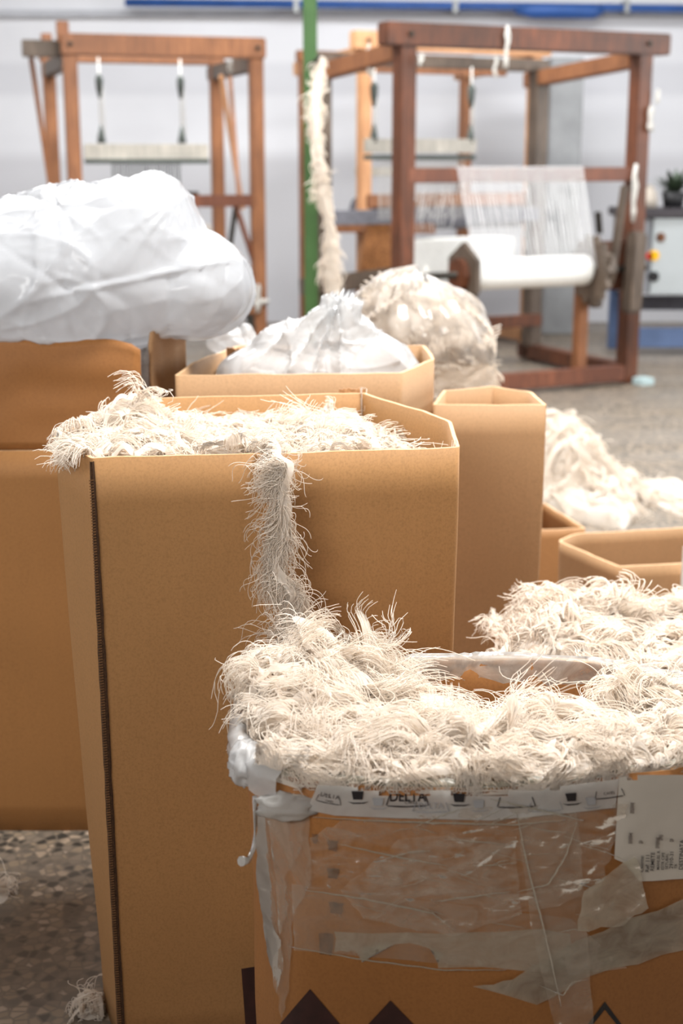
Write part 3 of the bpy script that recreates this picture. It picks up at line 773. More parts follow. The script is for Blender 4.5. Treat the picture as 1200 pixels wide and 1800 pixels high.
# tapes and film, lower ones first
patch('milky_tape', jag([(588, 1636), (780, 1640), (930, 1632), (1000, 1640), (1000, 1702), (770, 1700), (775, 1672), (720, 1656), (640, 1662), (636, 1690), (622, 1668), (588, 1672)], 3, 1, 3), M['tape_milk'], .0016, .001, seed=1)
patch('milky_tape', jag([(1198, 1578), (1010, 1652), (900, 1720), (830, 1732), (942, 1764), (1040, 1712), (1198, 1668)], 3, 2, 4), M['tape_milk'], .0022, .001, seed=2)
patch('clear_tape', [(515, 1552), (1000, 1612), (1100, 1700), (1000, 1712), (520, 1668)], M['tape'], .0022, .0015, seed=3)
patch('clear_tape', jag([(908, 1425), (1010, 1420), (1034, 1700), (1040, 1810), (975, 1812), (930, 1620)], 2, 5, 5), M['tape'], .003, .002, seed=4)
patch('wrinkled_film', jag([(600, 1440), (780, 1412), (1100, 1408), (1080, 1470), (1052, 1560), (930, 1600), (760, 1580), (540, 1558), (545, 1470)], 5, 6, 5), M['tape_film'], .003, .004, 5, seed=5, wscale=30)
patch('wrinkled_film', jag([(700, 1470), (905, 1465), (915, 1600), (800, 1640), (640, 1610), (600, 1560)], 4, 7, 5), M['tape_film'], .0055, .004, 5, seed=6, wscale=34)
patch('clear_tape', jag([(1020, 1560), (1110, 1500), (1132, 1590), (1090, 1620), (1010, 1630)], 3, 8, 4), M['tape_milk'], .007, .003, seed=7)
patch('side_film', jag([(455, 1420), (545, 1420), (548, 1552), (520, 1600), (512, 1740), (500, 1790), (484, 1700), (470, 1640), (458, 1560)], 3, 9, 5), M['tape_dull'], .003, .002, seed=8)
patch('side_film', jag([(476, 1440), (540, 1434), (528, 1500), (506, 1540), (512, 1600), (498, 1640), (492, 1560)], 3, 10, 5), M['tape_soft'], .0045, .002, seed=9)
patch('side_film', jag([(470, 1600), (500, 1650), (504, 1700), (494, 1745), (480, 1690)], 2, 12, 4), M['tape_soft'], .0045, .002, seed=12)
# shipping label
SL = patch('shipping_label', [(1084, 1364), (1215, 1338), (1215, 1540), (1120, 1546), (1094, 1514), (1076, 1506)], simple('label_paper', (206, 200, 190), .7, .04, 12), .0045, .001, seed=10)
# printed white tape folded over the front rim
PT = patch('printed_tape', [(560, 1376), (541, 1420), (590, 1430), (700, 1434), (860, 1438), (1000, 1425), (1078, 1416), (1084, 1366), (960, 1381), (820, 1385), (640, 1381)], M['tape_white'], .0050, .0006, seed=11)

def font_patch(name, text, cx, cy, size, mat, eps, rot=0, sx=1.0, shear=0.0, bold=0.0, cut=None, alignx='CENTER', parent=None):
    cu = bpy.data.curves.new(name, 'FONT'); cu.body = text; cu.size = 1.0; cu.align_x = alignx; cu.align_y = 'CENTER'; cu.offset = bold
    cu.resolution_u = 4
    to = bpy.data.objects.new(name, cu); col.objects.link(to)
    dg = bpy.context.evaluated_depsgraph_get(); me = bpy.data.meshes.new_from_object(to.evaluated_get(dg))
    bpy.data.objects.remove(to); bpy.data.curves.remove(cu)
    ca, sa = math.cos(rot), math.sin(rot); bm = bmesh.new(); bm.from_mesh(me)
    if cut is not None: bmesh.ops.bisect_plane(bm, geom=bm.verts[:] + bm.edges[:] + bm.faces[:], plane_co=(0, cut, 0), plane_no=(0, 1, 0), clear_outer=True)
    bad = []
    for v in bm.verts:
        u, w_ = v.co.x * sx * size + v.co.y * shear * size, -v.co.y * size
        h = hitF(cx + u * ca + w_ * sa, cy - u * sa + w_ * ca, eps)
        if h is None: bad.append(v)
        else: v.co = h[0] + h[1] * eps
    bmesh.ops.delete(bm, geom=bad, context='VERTS')
    bm.to_mesh(me); bm.free(); me.name = name
    return link(name, me, parent or PT, mat)
E1 = .0066
font_patch('printed_word', 'DELTA', 716, 1396, 25, M['ink'], E1, bold=.02, cut=.22, sx=.85)
font_patch('printed_word', 'CAFÉS', 722, 1406, 7, M['ink'], E1, sx=1.1)
font_patch('printed_word', 'DELTA', 757, 1412, 15, M['ink_grey'], E1, sx=1.0)
font_patch('printed_word', 'DELTA', 582, 1394, 13, M['ink'], E1, rot=R(-12), cut=.22, sx=.9)
font_patch('printed_word', 'CAFÉS', 580, 1404, 5, M['ink'], E1, rot=R(-12))
font_patch('printed_word', 'CAFÉS', 1066, 1390, 7, M['ink'], E1, rot=R(6))
def cup(x, y, s=1.0, mat=M['ink'], rot=0):
    c_, s_ = math.cos(rot), math.sin(rot)
    def t(pts): return [(x + (a * c_ - b * s_) * s, y + (a * s_ + b * c_) * s) for a, b in pts]
    patch('printed_cup', t([(-11, -9), (10, -9), (8, 6), (-8, 6)]), mat, E1, parent=PT)
    patch('printed_saucer', t([(-18, 9), (-8, 11), (8, 11), (20, 9), (10, 13), (-8, 13.5)]), mat, E1, parent=PT)
def trap(x, y, s=1.0, mat=M['ink'], rot=0):
    c_, s_ = math.cos(rot), math.sin(rot)
    def t(pts): return [(x + (a * c_ - b * s_) * s, y + (a * s_ + b * c_) * s) for a, b in pts]
    patch('printed_outline', t([(-32, -6), (-30, -6), (-36, 12), (-38, 12)]), mat, E1, parent=PT)
    patch('printed_outline', t([(30, -6), (32, -6), (38, 12), (36, 12)]), mat, E1, parent=PT)
    patch('printed_outline', t([(-36, 12), (0, 13), (36, 11), (30, 14), (-10, 15.5), (-34, 14)]), mat, E1, parent=PT)
cup(630, 1395); trap(716, 1399); cup(806, 1399, 1, M['ink'], R(1)); trap(905, 1402, .9, M['ink'], R(-1)); cup(1000, 1398, .95, M['ink'], R(-4)); trap(1066, 1388, .7, M['ink'], R(-7))
trap(580, 1399, .6, M['ink'], R(12)); cup(665, 1406, .9, M['ink_grey']); trap(757, 1411, .85, M['ink_grey']); cup(840, 1410, .9, M['ink_grey'])
cup(1035, 1405, .9, M['ink_grey'], R(-5)); trap(955, 1410, .8, M['ink_grey'], R(-2))
E2 = .0072
for i, (txt, x, y, sz) in enumerate([('Cliente:', 1121, 1528, 9.5), ('Ref: 111', 1131, 1528, 9.5), ('REMETE', 1140, 1526, 9.5), ('MANUEL R.', 1150, 1524, 7), ('ESTR CIPE', 1158, 1524, 7), ('SETUBAL', 1165, 1523, 7), ('2910-31', 1173, 1522, 9.5), ('TR', 1181, 1522, 7), ('DESTINATA', 1190, 1524, 10), ('VIANATECE', 1200, 1522, 10)]):
    font_patch('label_text', txt, x, y, sz, M['ink'], E2, rot=R(88), bold=.01, alignx='LEFT', parent=SL)
for i, (x, y0_, y1_) in enumerate([(1104, 1384, 1425), (1101, 1436, 1478), (1148, 1446, 1486), (1154, 1452, 1472), (1173, 1462, 1475), (1119, 1468, 1478)]):
    font_patch('label_text', '||i||l|ii|l'[:max(3, int((y1_ - y0_) / 4))], x, y1_, 8, M['ink_brown'], E2, rot=R(86), alignx='LEFT', bold=.02, parent=SL)

# clear film lip along the rim: folded over both sides, crumpled
def lip(name, i0, i1, hout, hin, mat, seed, puff=.006, zoff=.0):
    n = len(TF); idxs = [(i0 + k) % n for k in range((i1 - i0) % n + 1)]; V = []; F = []; rows = 11
    for c_, i in enumerate(idxs):
        p = TF[i]; tg_ = (TF[(i + 1) % n] - TF[i - 1]).normalized(); nr = Vector((tg_.y, -tg_.x))
        for r_ in range(rows):
            u = r_ / (rows - 1)
            nz_ = noise.noise(Vector((c_ * .6, r_ * .5, seed))) * .004; h1 = hout * (1 + .35 * noise.noise(Vector((c_ * .35, 0, seed)))); h2 = hin * (1 + .35 * noise.noise(Vector((c_ * .35, 5, seed))))
            if u < .45: t = 1 - u / .45; q = p + nr * (puff + nz_); z = ZF + .004 - h1 * t
            elif u > .55: t = (u - .55) / .45; q = p - nr * (.006 + puff * .7 + nz_); z = ZF + .004 - h2 * t
            else: q = p - nr * .003; z = ZF + .009 + nz_
            V.append((q.x, q.y, z + zoff + noise.noise(Vector((c_ * .5, u * 2, seed + 4))) * .003))
    for c_ in range(len(idxs) - 1):
        for r_ in range(rows - 1): a = c_ * rows + r_; F.append((a, a + rows, a + rows + 1, a + 1))
    return mesh(name, V, F, mat, CF, True)
def near(px, py):
    q = Vector(XY(px, py, ZF)); return min(range(len(TF)), key=lambda i: (TF[i] - q).length)
lip('rim_film', near(1230, 1195), near(700, 1162), .02, .034, M['rim_wrap'], 1, .0012)
lip('rim_film', near(425, 1230), near(500, 1362), .03, .02, M['bag_mid'], 2, .012)
lip('rim_film', near(455, 1350), near(1250, 1330), .002, .010, M['tape_milk'], 3, .0004)
# crumpled white wad of film at the left of the front rim, and film tails
def wad(name, c, r, mat, parent, seed, n=34, m=22, amp=.35, freq=1.6):
    V = []; F = []
    for j in range(m + 1):
        for i in range(n):
            a = 2 * math.pi * i / n; e = math.pi * (j / m - .5)
            d = Vector((math.cos(a) * math.cos(e), math.sin(a) * math.cos(e), math.sin(e)))
            k = 1 + amp * (1 - 2.6 * abs(noise.noise(d * freq + Vector((seed, 0, 0))))) + amp * .4 * noise.noise(d * freq * 4 + Vector((seed, 3, 0)))
            V.append((c[0] + d.x * r[0] * k, c[1] + d.y * r[1] * k, c[2] + d.z * r[2] * k))
    for j in range(m):
        for i in range(n): F.append((j * n + i, j * n + (i + 1) % n, (j + 1) * n + (i + 1) % n, (j + 1) * n + i))
    return mesh(name, V, F, mat, parent, True)
h = hitF(510, 1412, 0)
wc = h[0] + h[1] * .008 if h else Vector((-.05, 1.42, .70))
wad('film_wad', wc, (.034, .014, .015), M['tape_white'], CF, 3.1, amp=.22)
h = hitF(462, 1350, 0)
p_ = Vector(XY(432, 1330, ZF)); wad('film_wad', (p_.x, p_.y + .01, ZF - .012), (.020, .035, .022), M['bag_mid'], CF, 5.7, amp=.2)
# tail of twisted film hanging off the left side
pa = P(448, 1420, d=1.52); b = MB().tube([P(448, 1400, d=1.50), P(449, 1450, d=1.50), P(446, 1490, d=1.49), P(436, 1512, d=1.48), P(424, 1514, d=1.47)], [.003, .0022, .003, .004, .006], 8)
b.build('film_tail', M['tape_white'], CF)
# thin creases of film drawn as fine raised folds
def fold(pts, r, mat=None):
    P3 = []
    for a, b_ in zip(pts, pts[1:]):
        for k in range(10):
            t = k / 10; h = hitF(a[0] + (b_[0] - a[0]) * t, a[1] + (b_[1] - a[1]) * t, 0)
            if h: P3.append(h[0] + h[1] * (.0062 + .0006 * math.sin(k * 1.7 + a[0])))
    if len(P3) > 2: MB().tube(P3, [r * (.3 + .7 * math.sin(math.pi * i / (len(P3) - 1))) for i in range(len(P3))], 6).build('film_fold', mat or M['tape_milk'], CF)
fold([(905, 1420), (925, 1520), (950, 1620), (985, 1780)], .0012)
fold([(550, 1432), (700, 1440), (900, 1445), (1000, 1436)], .001)
fold([(600, 1480), (690, 1500), (800, 1520)], .001); fold([(540, 1560), (640, 1575), (760, 1600), (800, 1632)], .0012)
fold([(515, 1660), (640, 1682), (780, 1700), (900, 1700)], .001); fold([(860, 1400), (950, 1420), (1030, 1440)], .0013)
fold([(1010, 1440), (990, 1500), (960, 1550), (900, 1565)], .001); fold([(780, 1470), (900, 1480)], .0008); fold([(760, 1580), (910, 1560)], .001)
fold([(940, 1725), (985, 1745), (1000, 1722), (1030, 1716)], .0007)
fold([(1045, 1610), (1070, 1590), (1075, 1575), (1066, 1600), (1052, 1588)], .0006)
for k in range(26):
    x_ = rnd.uniform(600, 1060); y_ = rnd.uniform(1440, 1640); a_ = rnd.uniform(-.45, .35); l_ = rnd.uniform(30, 110)
    fold([(x_, y_), (x_ + l_ * .5 * math.cos(a_), y_ + l_ * .5 * math.sin(a_) + rnd.uniform(-4, 4)), (x_ + l_ * math.cos(a_), y_ + l_ * math.sin(a_))], rnd.uniform(.0003, .0007), M['tape_milk'])
place(CF)

# ------------------------------------------------------------------ cotton
def sdist(poly):
    pts = np.array([(p[0], p[1]) for p in poly]); nx = np.roll(pts, -1, 0); e = nx - pts
    area_ = np.sum(pts[:, 0] * nx[:, 1] - nx[:, 0] * pts[:, 1])
    nn = np.stack([e[:, 1], -e[:, 0]], 1) / (np.linalg.norm(e, axis=1, keepdims=True) + 1e-9)
    if area_ < 0: nn = -nn
    def f(x, y):
        d = np.full(np.shape(x), -1e9)
        for p, n_ in zip(pts, nn): d = np.maximum(d, (x - p[0]) * n_[0] + (y - p[1]) * n_[1])
        return d
    def nrm(x, y):
        d = np.full(np.shape(x), -1e9); ax = np.zeros(np.shape(x)); ay = np.zeros(np.shape(x))
        for p, n_ in zip(pts, nn):
            q = (x - p[0]) * n_[0] + (y - p[1]) * n_[1]; m = q > d
            d = np.where(m, q, d); ax = np.where(m, n_[0], ax); ay = np.where(m, n_[1], ay)
        return d, ax, ay
    f.nrm = nrm
    return f
def grow(root, az, el, ln, bend, sag, wa, kk, ph, K, g):
    """yarns grown step by step: heading az, climb el, both turning along the length"""
    t = (np.arange(K - 1) + .5)[None, :] / (K - 1)
    A = az[:, None] + bend[:, None] * t + wa[:, None] * np.sin(kk[:, None] * t + ph[:, None])
    E = el[:, None] - sag[:, None] * t + wa[:, None] * .7 * np.cos(kk[:, None] * 1.13 * t + ph[:, None])
    st = (ln / (K - 1))[:, None]
    d = np.stack([np.cos(A) * np.cos(E) * st, np.sin(A) * np.cos(E) * st, np.sin(E) * st], -1)
    return np.concatenate([root[:, None], root[:, None] + np.cumsum(d, 1)], 1)
def field(seed, n=14, lo=8, hi=40):
    g = np.random.default_rng(seed); k = g.uniform(lo, hi, n); a = g.uniform(0, 6.28, n); ph = g.uniform(0, 6.28, n); am = (lo / k) ** .8
    def f(x, y):
        s = 0
        for i in range(n): s = s + am[i] * np.sin(k[i] * (np.cos(a[i]) * x + np.sin(a[i]) * y) + ph[i])
        return s / np.sqrt(np.sum(am ** 2))
    return f
def heap(name, seed, outline, hbase, units, per, r, rim=None, l=(.03, .065), Ls=(.05, .16), K=9, elev=(-.1, .6), lump=.008, band=.5, loose=200, overhang=.03, samp=None, thick=1.0, curl=1.0, parent=None, skirt=.10, over=None, sheet=.5, front_y=-9):
    g = np.random.default_rng(seed); sd = sdist(outline); nf = field(seed + 50)
    pts = np.array([(p[0], p[1]) for p in outline]); lo, hi = pts.min(0), pts.max(0); c = pts.mean(0)
    def hf(x, y):
        d = sd(x, y); h = hbase(x, y) + lump * nf(x, y)
        if rim is not None:
            edge = np.clip(1 + d / .02, 0, 1)  # close to the wall inside
            h = np.where(d > 0, rim + .006 - np.maximum(d - .004, 0) * 2.2, h)
            h = np.where(d > overhang, h - (d - overhang) * 6, h)
        else: h = np.where(d > 0, h - d * 2, h)
        return h
    parts = []
    # mound under the yarns
    nr, na = 34, 96
    ang = np.arange(na); dense = np.array([(p.x, p.y) for p in densify([Vector(p) for p in outline], .02)])
    dense = dense[np.linspace(0, len(dense) - 1, na).astype(int)]
    rr = np.concatenate([np.linspace(0.02, 1, nr), [1.0]]); grid = c[None, None] + (dense[None] - c) * (rr[:, None, None] * .975)
    gz = hbase(grid[..., 0], grid[..., 1]) + lump * nf(grid[..., 0], grid[..., 1]) - .006 + .004 * field(seed + 9, 16, 60, 160)(grid[..., 0], grid[..., 1])
    gz[-1] -= skirt
    if rim is None: gz[-1] = np.maximum(gz[-1], .0)
    V = np.concatenate([grid, gz[..., None]], -1).reshape(-1, 3)
    j, i = np.meshgrid(np.arange(len(rr) - 1), np.arange(na), indexing='ij'); i2 = (i + 1) % na
    Q = np.stack([j * na + i, (j + 1) * na + i, (j + 1) * na + i2, j * na + i2], -1).reshape(-1, 4)
    parts.append((V, Q))
    paths = []
    for u in range(units):
        while True:
            p = g.uniform(lo, hi) if samp is None else samp(g)
            if sd(p[0], p[1]) < -.008: break
        th = g.uniform(0, 2 * np.pi); L_ = g.uniform(*Ls); cv = g.normal(0, 7)
        s = np.linspace(0, 1, per); ang = th + cv * L_ * s + .5 * np.sin(s * 5 + g.uniform(0, 6))
        step = L_ / per; sx = p[0] + np.cumsum(np.cos(ang)) * step; sy = p[1] + np.cumsum(np.sin(ang)) * step
        lift = g.uniform(0, .016) + g.uniform(0, .022) * np.sin(np.pi * s) ** 2
        # keep the spine inside
        d = sd(sx, sy); out = np.maximum(d + .004, 0)[:, None]
        dirc = np.stack([c[0] - sx, c[1] - sy], 1); dirc /= np.linalg.norm(dirc, axis=1, keepdims=True) + 1e-9
        if rim is not None: sx = sx + dirc[:, 0] * out[:, 0] * 1.3; sy = sy + dirc[:, 1] * out[:, 0] * 1.3
        sz = hf(sx, sy) + lift
        side = g.choice([-1, 1]); la = ang + side * (np.pi / 2) + g.normal(0, .5) + .45 * np.sin(s * g.uniform(3, 9) + g.uniform(0, 6)) + g.normal(0, .07, per)
        el = g.uniform(*elev) + .3 * np.sin(s * 6 + g.uniform(0, 6)) + g.normal(0, .06, per)
        ln = g.uniform(*l) * (1 + .12 * g.normal(0, 1, per)) * (1 + .2 * np.sin(s * 8))
        D = np.stack([np.cos(la) * np.cos(el), np.sin(la) * np.cos(el), np.sin(el)], 1)
        t = np.linspace(0, 1, K)[None, :, None]
        root = np.stack([sx, sy, sz], 1)
        one = np.ones(per); jit = g.choice([.05, .08, .2], p=[.45, .35, .2])
        Pt = grow(root, la, el, ln, one * g.normal(0, 2.0) * curl + g.normal(0, jit * 1.3, per), one * g.uniform(.8, 4.2) + g.normal(0, jit * 1.8, per),
                  g.uniform(.1, .9) * curl * (1 + g.normal(0, jit * 2, per)), one * g.uniform(3, 11), g.uniform(0, 6) + s * g.uniform(0, 3) + g.normal(0, jit * 2.5, per), K, g)
        G = int(g.integers(1, 4)); gid = np.minimum((s * G).astype(int), G - 1)
        for q in range(G):
            m_ = gid == q
            if m_.sum() < 2: continue
            mu = Pt[m_].mean(0, keepdims=True); pull = (np.sin(t[0] * np.pi * g.uniform(.4, 1.0)) * g.uniform(.0, .5))
            Pt[m_] = Pt[m_] * (1 - pull) + mu * pull
        Pt += g.normal(0, .0004, Pt.shape) * t
        if rim is not None:
            d, ax, ay = sd.nrm(Pt[..., 0], Pt[..., 1]); ok = np.zeros(d.shape, bool) if over is None else over(Pt[..., 0], Pt[..., 1])
            push = np.where(ok, 0, np.maximum(d - np.where(Pt[..., 1] < front_y, .011, -.003), 0)); Pt[..., 0] -= ax * push; Pt[..., 1] -= ay * push
        fl = hf(Pt[..., 0], Pt[..., 1]) + g.uniform(0, .006, (per, 1)) + .001
        Pt[..., 2] = np.maximum(Pt[..., 2], fl)
        paths.append(Pt)
        if g.uniform() < sheet and L_ > .02:  # where yarns lie packed side by side they read as cloth: a woven fold under them
            kern = np.ones(13) / 13; cols_ = np.linspace(6, per - 7, 14).astype(int); Kq = max(4, int(K * g.uniform(.45, .8)))
            Sm = np.stack([np.stack([np.convolve(Pt[:, k_, c_], kern, 'same') for c_ in range(3)], -1) for k_ in range(Kq)], 1)[cols_]
            jj, ii = np.meshgrid(np.arange(len(cols_) - 1), np.arange(Kq - 1), indexing='ij')
            parts.append((Sm.reshape(-1, 3), np.stack([jj * Kq + ii, (jj + 1) * Kq + ii, (jj + 1) * Kq + ii + 1, jj * Kq + ii + 1], -1).reshape(-1, 4)))
        if g.uniform() < band:  # the woven selvedge along the spine
            wd = g.uniform(.003, .011); nrm = np.stack([-np.sin(ang), np.cos(ang)], 1) * side
            n3 = 3; BV = np.zeros((per, n3, 3)); el2 = g.uniform(.2, 1.4)
            for k_ in range(n3):
                o_ = (k_ / (n3 - 1)) * wd
                BV[:, k_, 0] = sx - nrm[:, 0] * o_ * np.cos(el2); BV[:, k_, 1] = sy - nrm[:, 1] * o_ * np.cos(el2); BV[:, k_, 2] = sz + o_ * np.sin(el2) + .001 + .002 * np.sin(k_ * 1.5)
            jj, ii = np.meshgrid(np.arange(per - 1), np.arange(n3 - 1), indexing='ij')
            parts.append((BV.reshape(-1, 3), np.stack([jj * n3 + ii, (jj + 1) * n3 + ii, (jj + 1) * n3 + ii + 1, jj * n3 + ii + 1], -1).reshape(-1, 4)))
    parts.append(tubes(np.concatenate(paths), r))
    # loose curly yarns
    if loose:
        K2 = 18; P0 = []
        while len(P0) < loose:
            p = g.uniform(lo, hi) if samp is None else samp(g)
            if sd(p[0], p[1]) < -.01: P0.append(p)
        P0 = np.array(P0); t = np.linspace(0, 1, K2)[None]; th = g.uniform(0, 6.28, (loose, 1)); ln = g.uniform(.03, .10, (loose, 1)) * max(1, l[1] / .07)
        cv = g.normal(0, 3, (loose, 1)); a = th + cv * t + g.uniform(.3, 1.5, (loose, 1)) * np.sin(g.uniform(4, 10, (loose, 1)) * t + th)
        x = P0[:, :1] + np.cumsum(np.cos(a), 1) * ln / K2; y = P0[:, 1:] + np.cumsum(np.sin(a), 1) * ln / K2
        if rim is not None:
            d, ax, ay = sd.nrm(x, y); push = np.maximum(d + .004, 0); x = x - ax * push; y = y - ay * push
        z = hf(x[:, :1], y[:, :1]) + .006 + g.uniform(.006, .035, (loose, 1)) * np.sin(np.pi * np.minimum(1, t * g.uniform(.5, 1.1, (loose, 1))))
        z = np.maximum(z, hf(x, y) + .004)
        parts.append(tubes(np.stack([x, y, z], -1), r * 1.05))
    V, Q = join(parts)
    return npmesh(name, V, Q, M['cotton'], parent)

def bumps(base, lst):
    def f(x, y):
        h = base(x, y) if callable(base) else base + 0 * x
        for (cx, cy, rx, ry_, a) in lst: h = h + a * np.exp(-((x - cx) / rx) ** 2 - ((y - cy) / ry_) ** 2)
        return h
    return f
# cotton in carton 1
in1 = [tuple(Vector(p) + (rot_cent(t1) - Vector(p)).normalized() * .008) for p in t1]
def base1(x, y): return Z1 - .018 - .075 * np.clip((x - .0) / .12, 0, 1) ** 1.5 * np.clip((y - 2.02) / .2, .3, 1) - .038 * np.clip((y - 2.12) / .3, 0, 1)
q = P(225, 720, z=1.0); q2 = P(640, 770, z=.95); q3 = P(130, 755, z=.98); q4 = P(720, 775, z=.97); q5 = P(420, 735, z=.98)
h1 = bumps(base1, [(q.x, q.y, .06, .07, .055), (q3.x, q3.y, .06, .05, .015), (q4.x, q4.y, .05, .03, .035), (q5.x, q5.y, .12, .08, .012)])
o = heap('cotton_waste', 11, in1, h1, 620, 44, .00055, rim=Z1, l=(.03, .10), Ls=(.02, .09), K=11, loose=500, overhang=.03, lump=.007, over=lambda x, y: x < FLt.x + .0, elev=(-.1, .9))
tag(o, 'cream cotton yarn waste filling the tall tan carton', 'cotton', kind='stuff')

# cotton in the taped carton
inF = [tuple(Vector(p) + (cF - Vector(p)).normalized() * .01) for p in tF]
def baseF(x, y): return ZF - .012 - .095 * np.clip((y - 1.60) / .22, 0, 1) * np.clip((x - .04) / .10, 0, 1)
qa = P(1080, 1215, z=.72); qb = P(480, 1210, z=.74); qc = P(600, 1190, z=.73); qd = P(740, 1215, z=.72); qe = P(840, 1230, z=.71); qf = P(1180, 1240, z=.72)
hF = bumps(baseF, [(qa.x, qa.y, .05, .04, .06), (qb.x, qb.y, .06, .08, .040), (qc.x, qc.y, .07, .07, .028), (qd.x, qd.y, .06, .05, .022), (qe.x, qe.y, .05, .05, .022), (qf.x, qf.y, .06, .05, .05)])
o = heap('cotton_waste', 23, inF, hF, 900, 52, .00052, rim=ZF, l=(.035, .13), Ls=(.015, .08), K=15, loose=700, overhang=.03, lump=.010, elev=(-.1, .9), band=.5, over=lambda x, y: (x < XY(440, 1300, ZF)[0]) & (y > 1.62), front_y=1.52)
tag(o, 'cream cotton yarn waste heaped in the taped front carton', 'cotton', kind='stuff')

# cotton in carton G
hG = bumps(.52, [(.36, 2.42, .10, .14, .07), (.50, 2.50, .14, .12, .055), (.70, 2.42, .12, .12, .05), (.62, 2.28, .2, .1, .03)])
o = heap('cotton_waste', 31, tg, hG, 420, 44, .0008, rim=.55, l=(.04, .12), Ls=(.03, .1), loose=250, overhang=.05, lump=.013, elev=(0, 1.0), over=lambda x, y: x < .33)
tag(o, 'cream cotton yarn heap behind the taped carton rim', 'cotton', kind='stuff')

# cotton on the floor, far right
fp = [P(930, 905, z=0), P(1100, 935, z=0), P(1125, 900, z=0), P(1110, 862, z=0), P(1050, 838, z=0), P(960, 825, z=0), P(900, 830, z=0)]
fp = [(p.x, p.y) for p in fp]
ck = P(965, 870, z=0); ck2 = P(1040, 885, z=0)
hL = bumps(.03, [(ck.x, ck.y, .22, .30, .24), (ck2.x, ck2.y, .15, .2, .08), (ck.x - .2, ck.y, .25, .35, .12)])
o = heap('cotton_pile', 41, ccw(fp), hL, 150, 34, .0016, l=(.05, .10), Ls=(.1, .3), loose=120, lump=.025, elev=(-.2, .7))
tag(o, 'cream cotton yarn pile on the grey floor behind the low cartons', 'cotton', kind='stuff')
tr = [P(1110, 872, z=0), P(1260, 935, z=0), P(1300, 900, z=0), P(1200, 858, z=0), P(1130, 850, z=0)]
tr = [(p.x, p.y) for p in tr]
o = heap('cotton_scatter', 42, ccw(tr), bumps(.018, []), 50, 30, .0014, l=(.04, .09), Ls=(.1, .25), loose=60, lump=.012, elev=(-.2, .4))
tag(o, 'thin trail of cream cotton yarn on the floor at the right edge', 'cotton', kind='stuff')
# small wisps on the floor, lower left
def wisp(cx, cy, r_, seed, label, n=10):
    poly = [(cx + r_ * math.cos(a), cy + r_ * math.sin(a)) for a in [k * math.pi / 4 for k in range(8)]]
    o = heap('cotton_wisp', seed, poly, bumps(.006, [(cx, cy, r_ * .6, r_ * .6, r_ * .5)]), n, 24, .0006, l=(.015, .035), Ls=(.02, .05), loose=14, lump=.002, parent=None)
    tag(o, label, 'cotton', kind='stuff')
p_ = P(172, 1778, z=0); wisp(p_.x - .012, p_.y, .026, 51, 'tiny grey white fluff on dark floor touching the tall carton foot', 14)
p_ = P(8, 1580, z=0); wisp(p_.x - .015, p_.y, .03, 52, 'tiny white fluff on the dark floor at the left edge', 10)

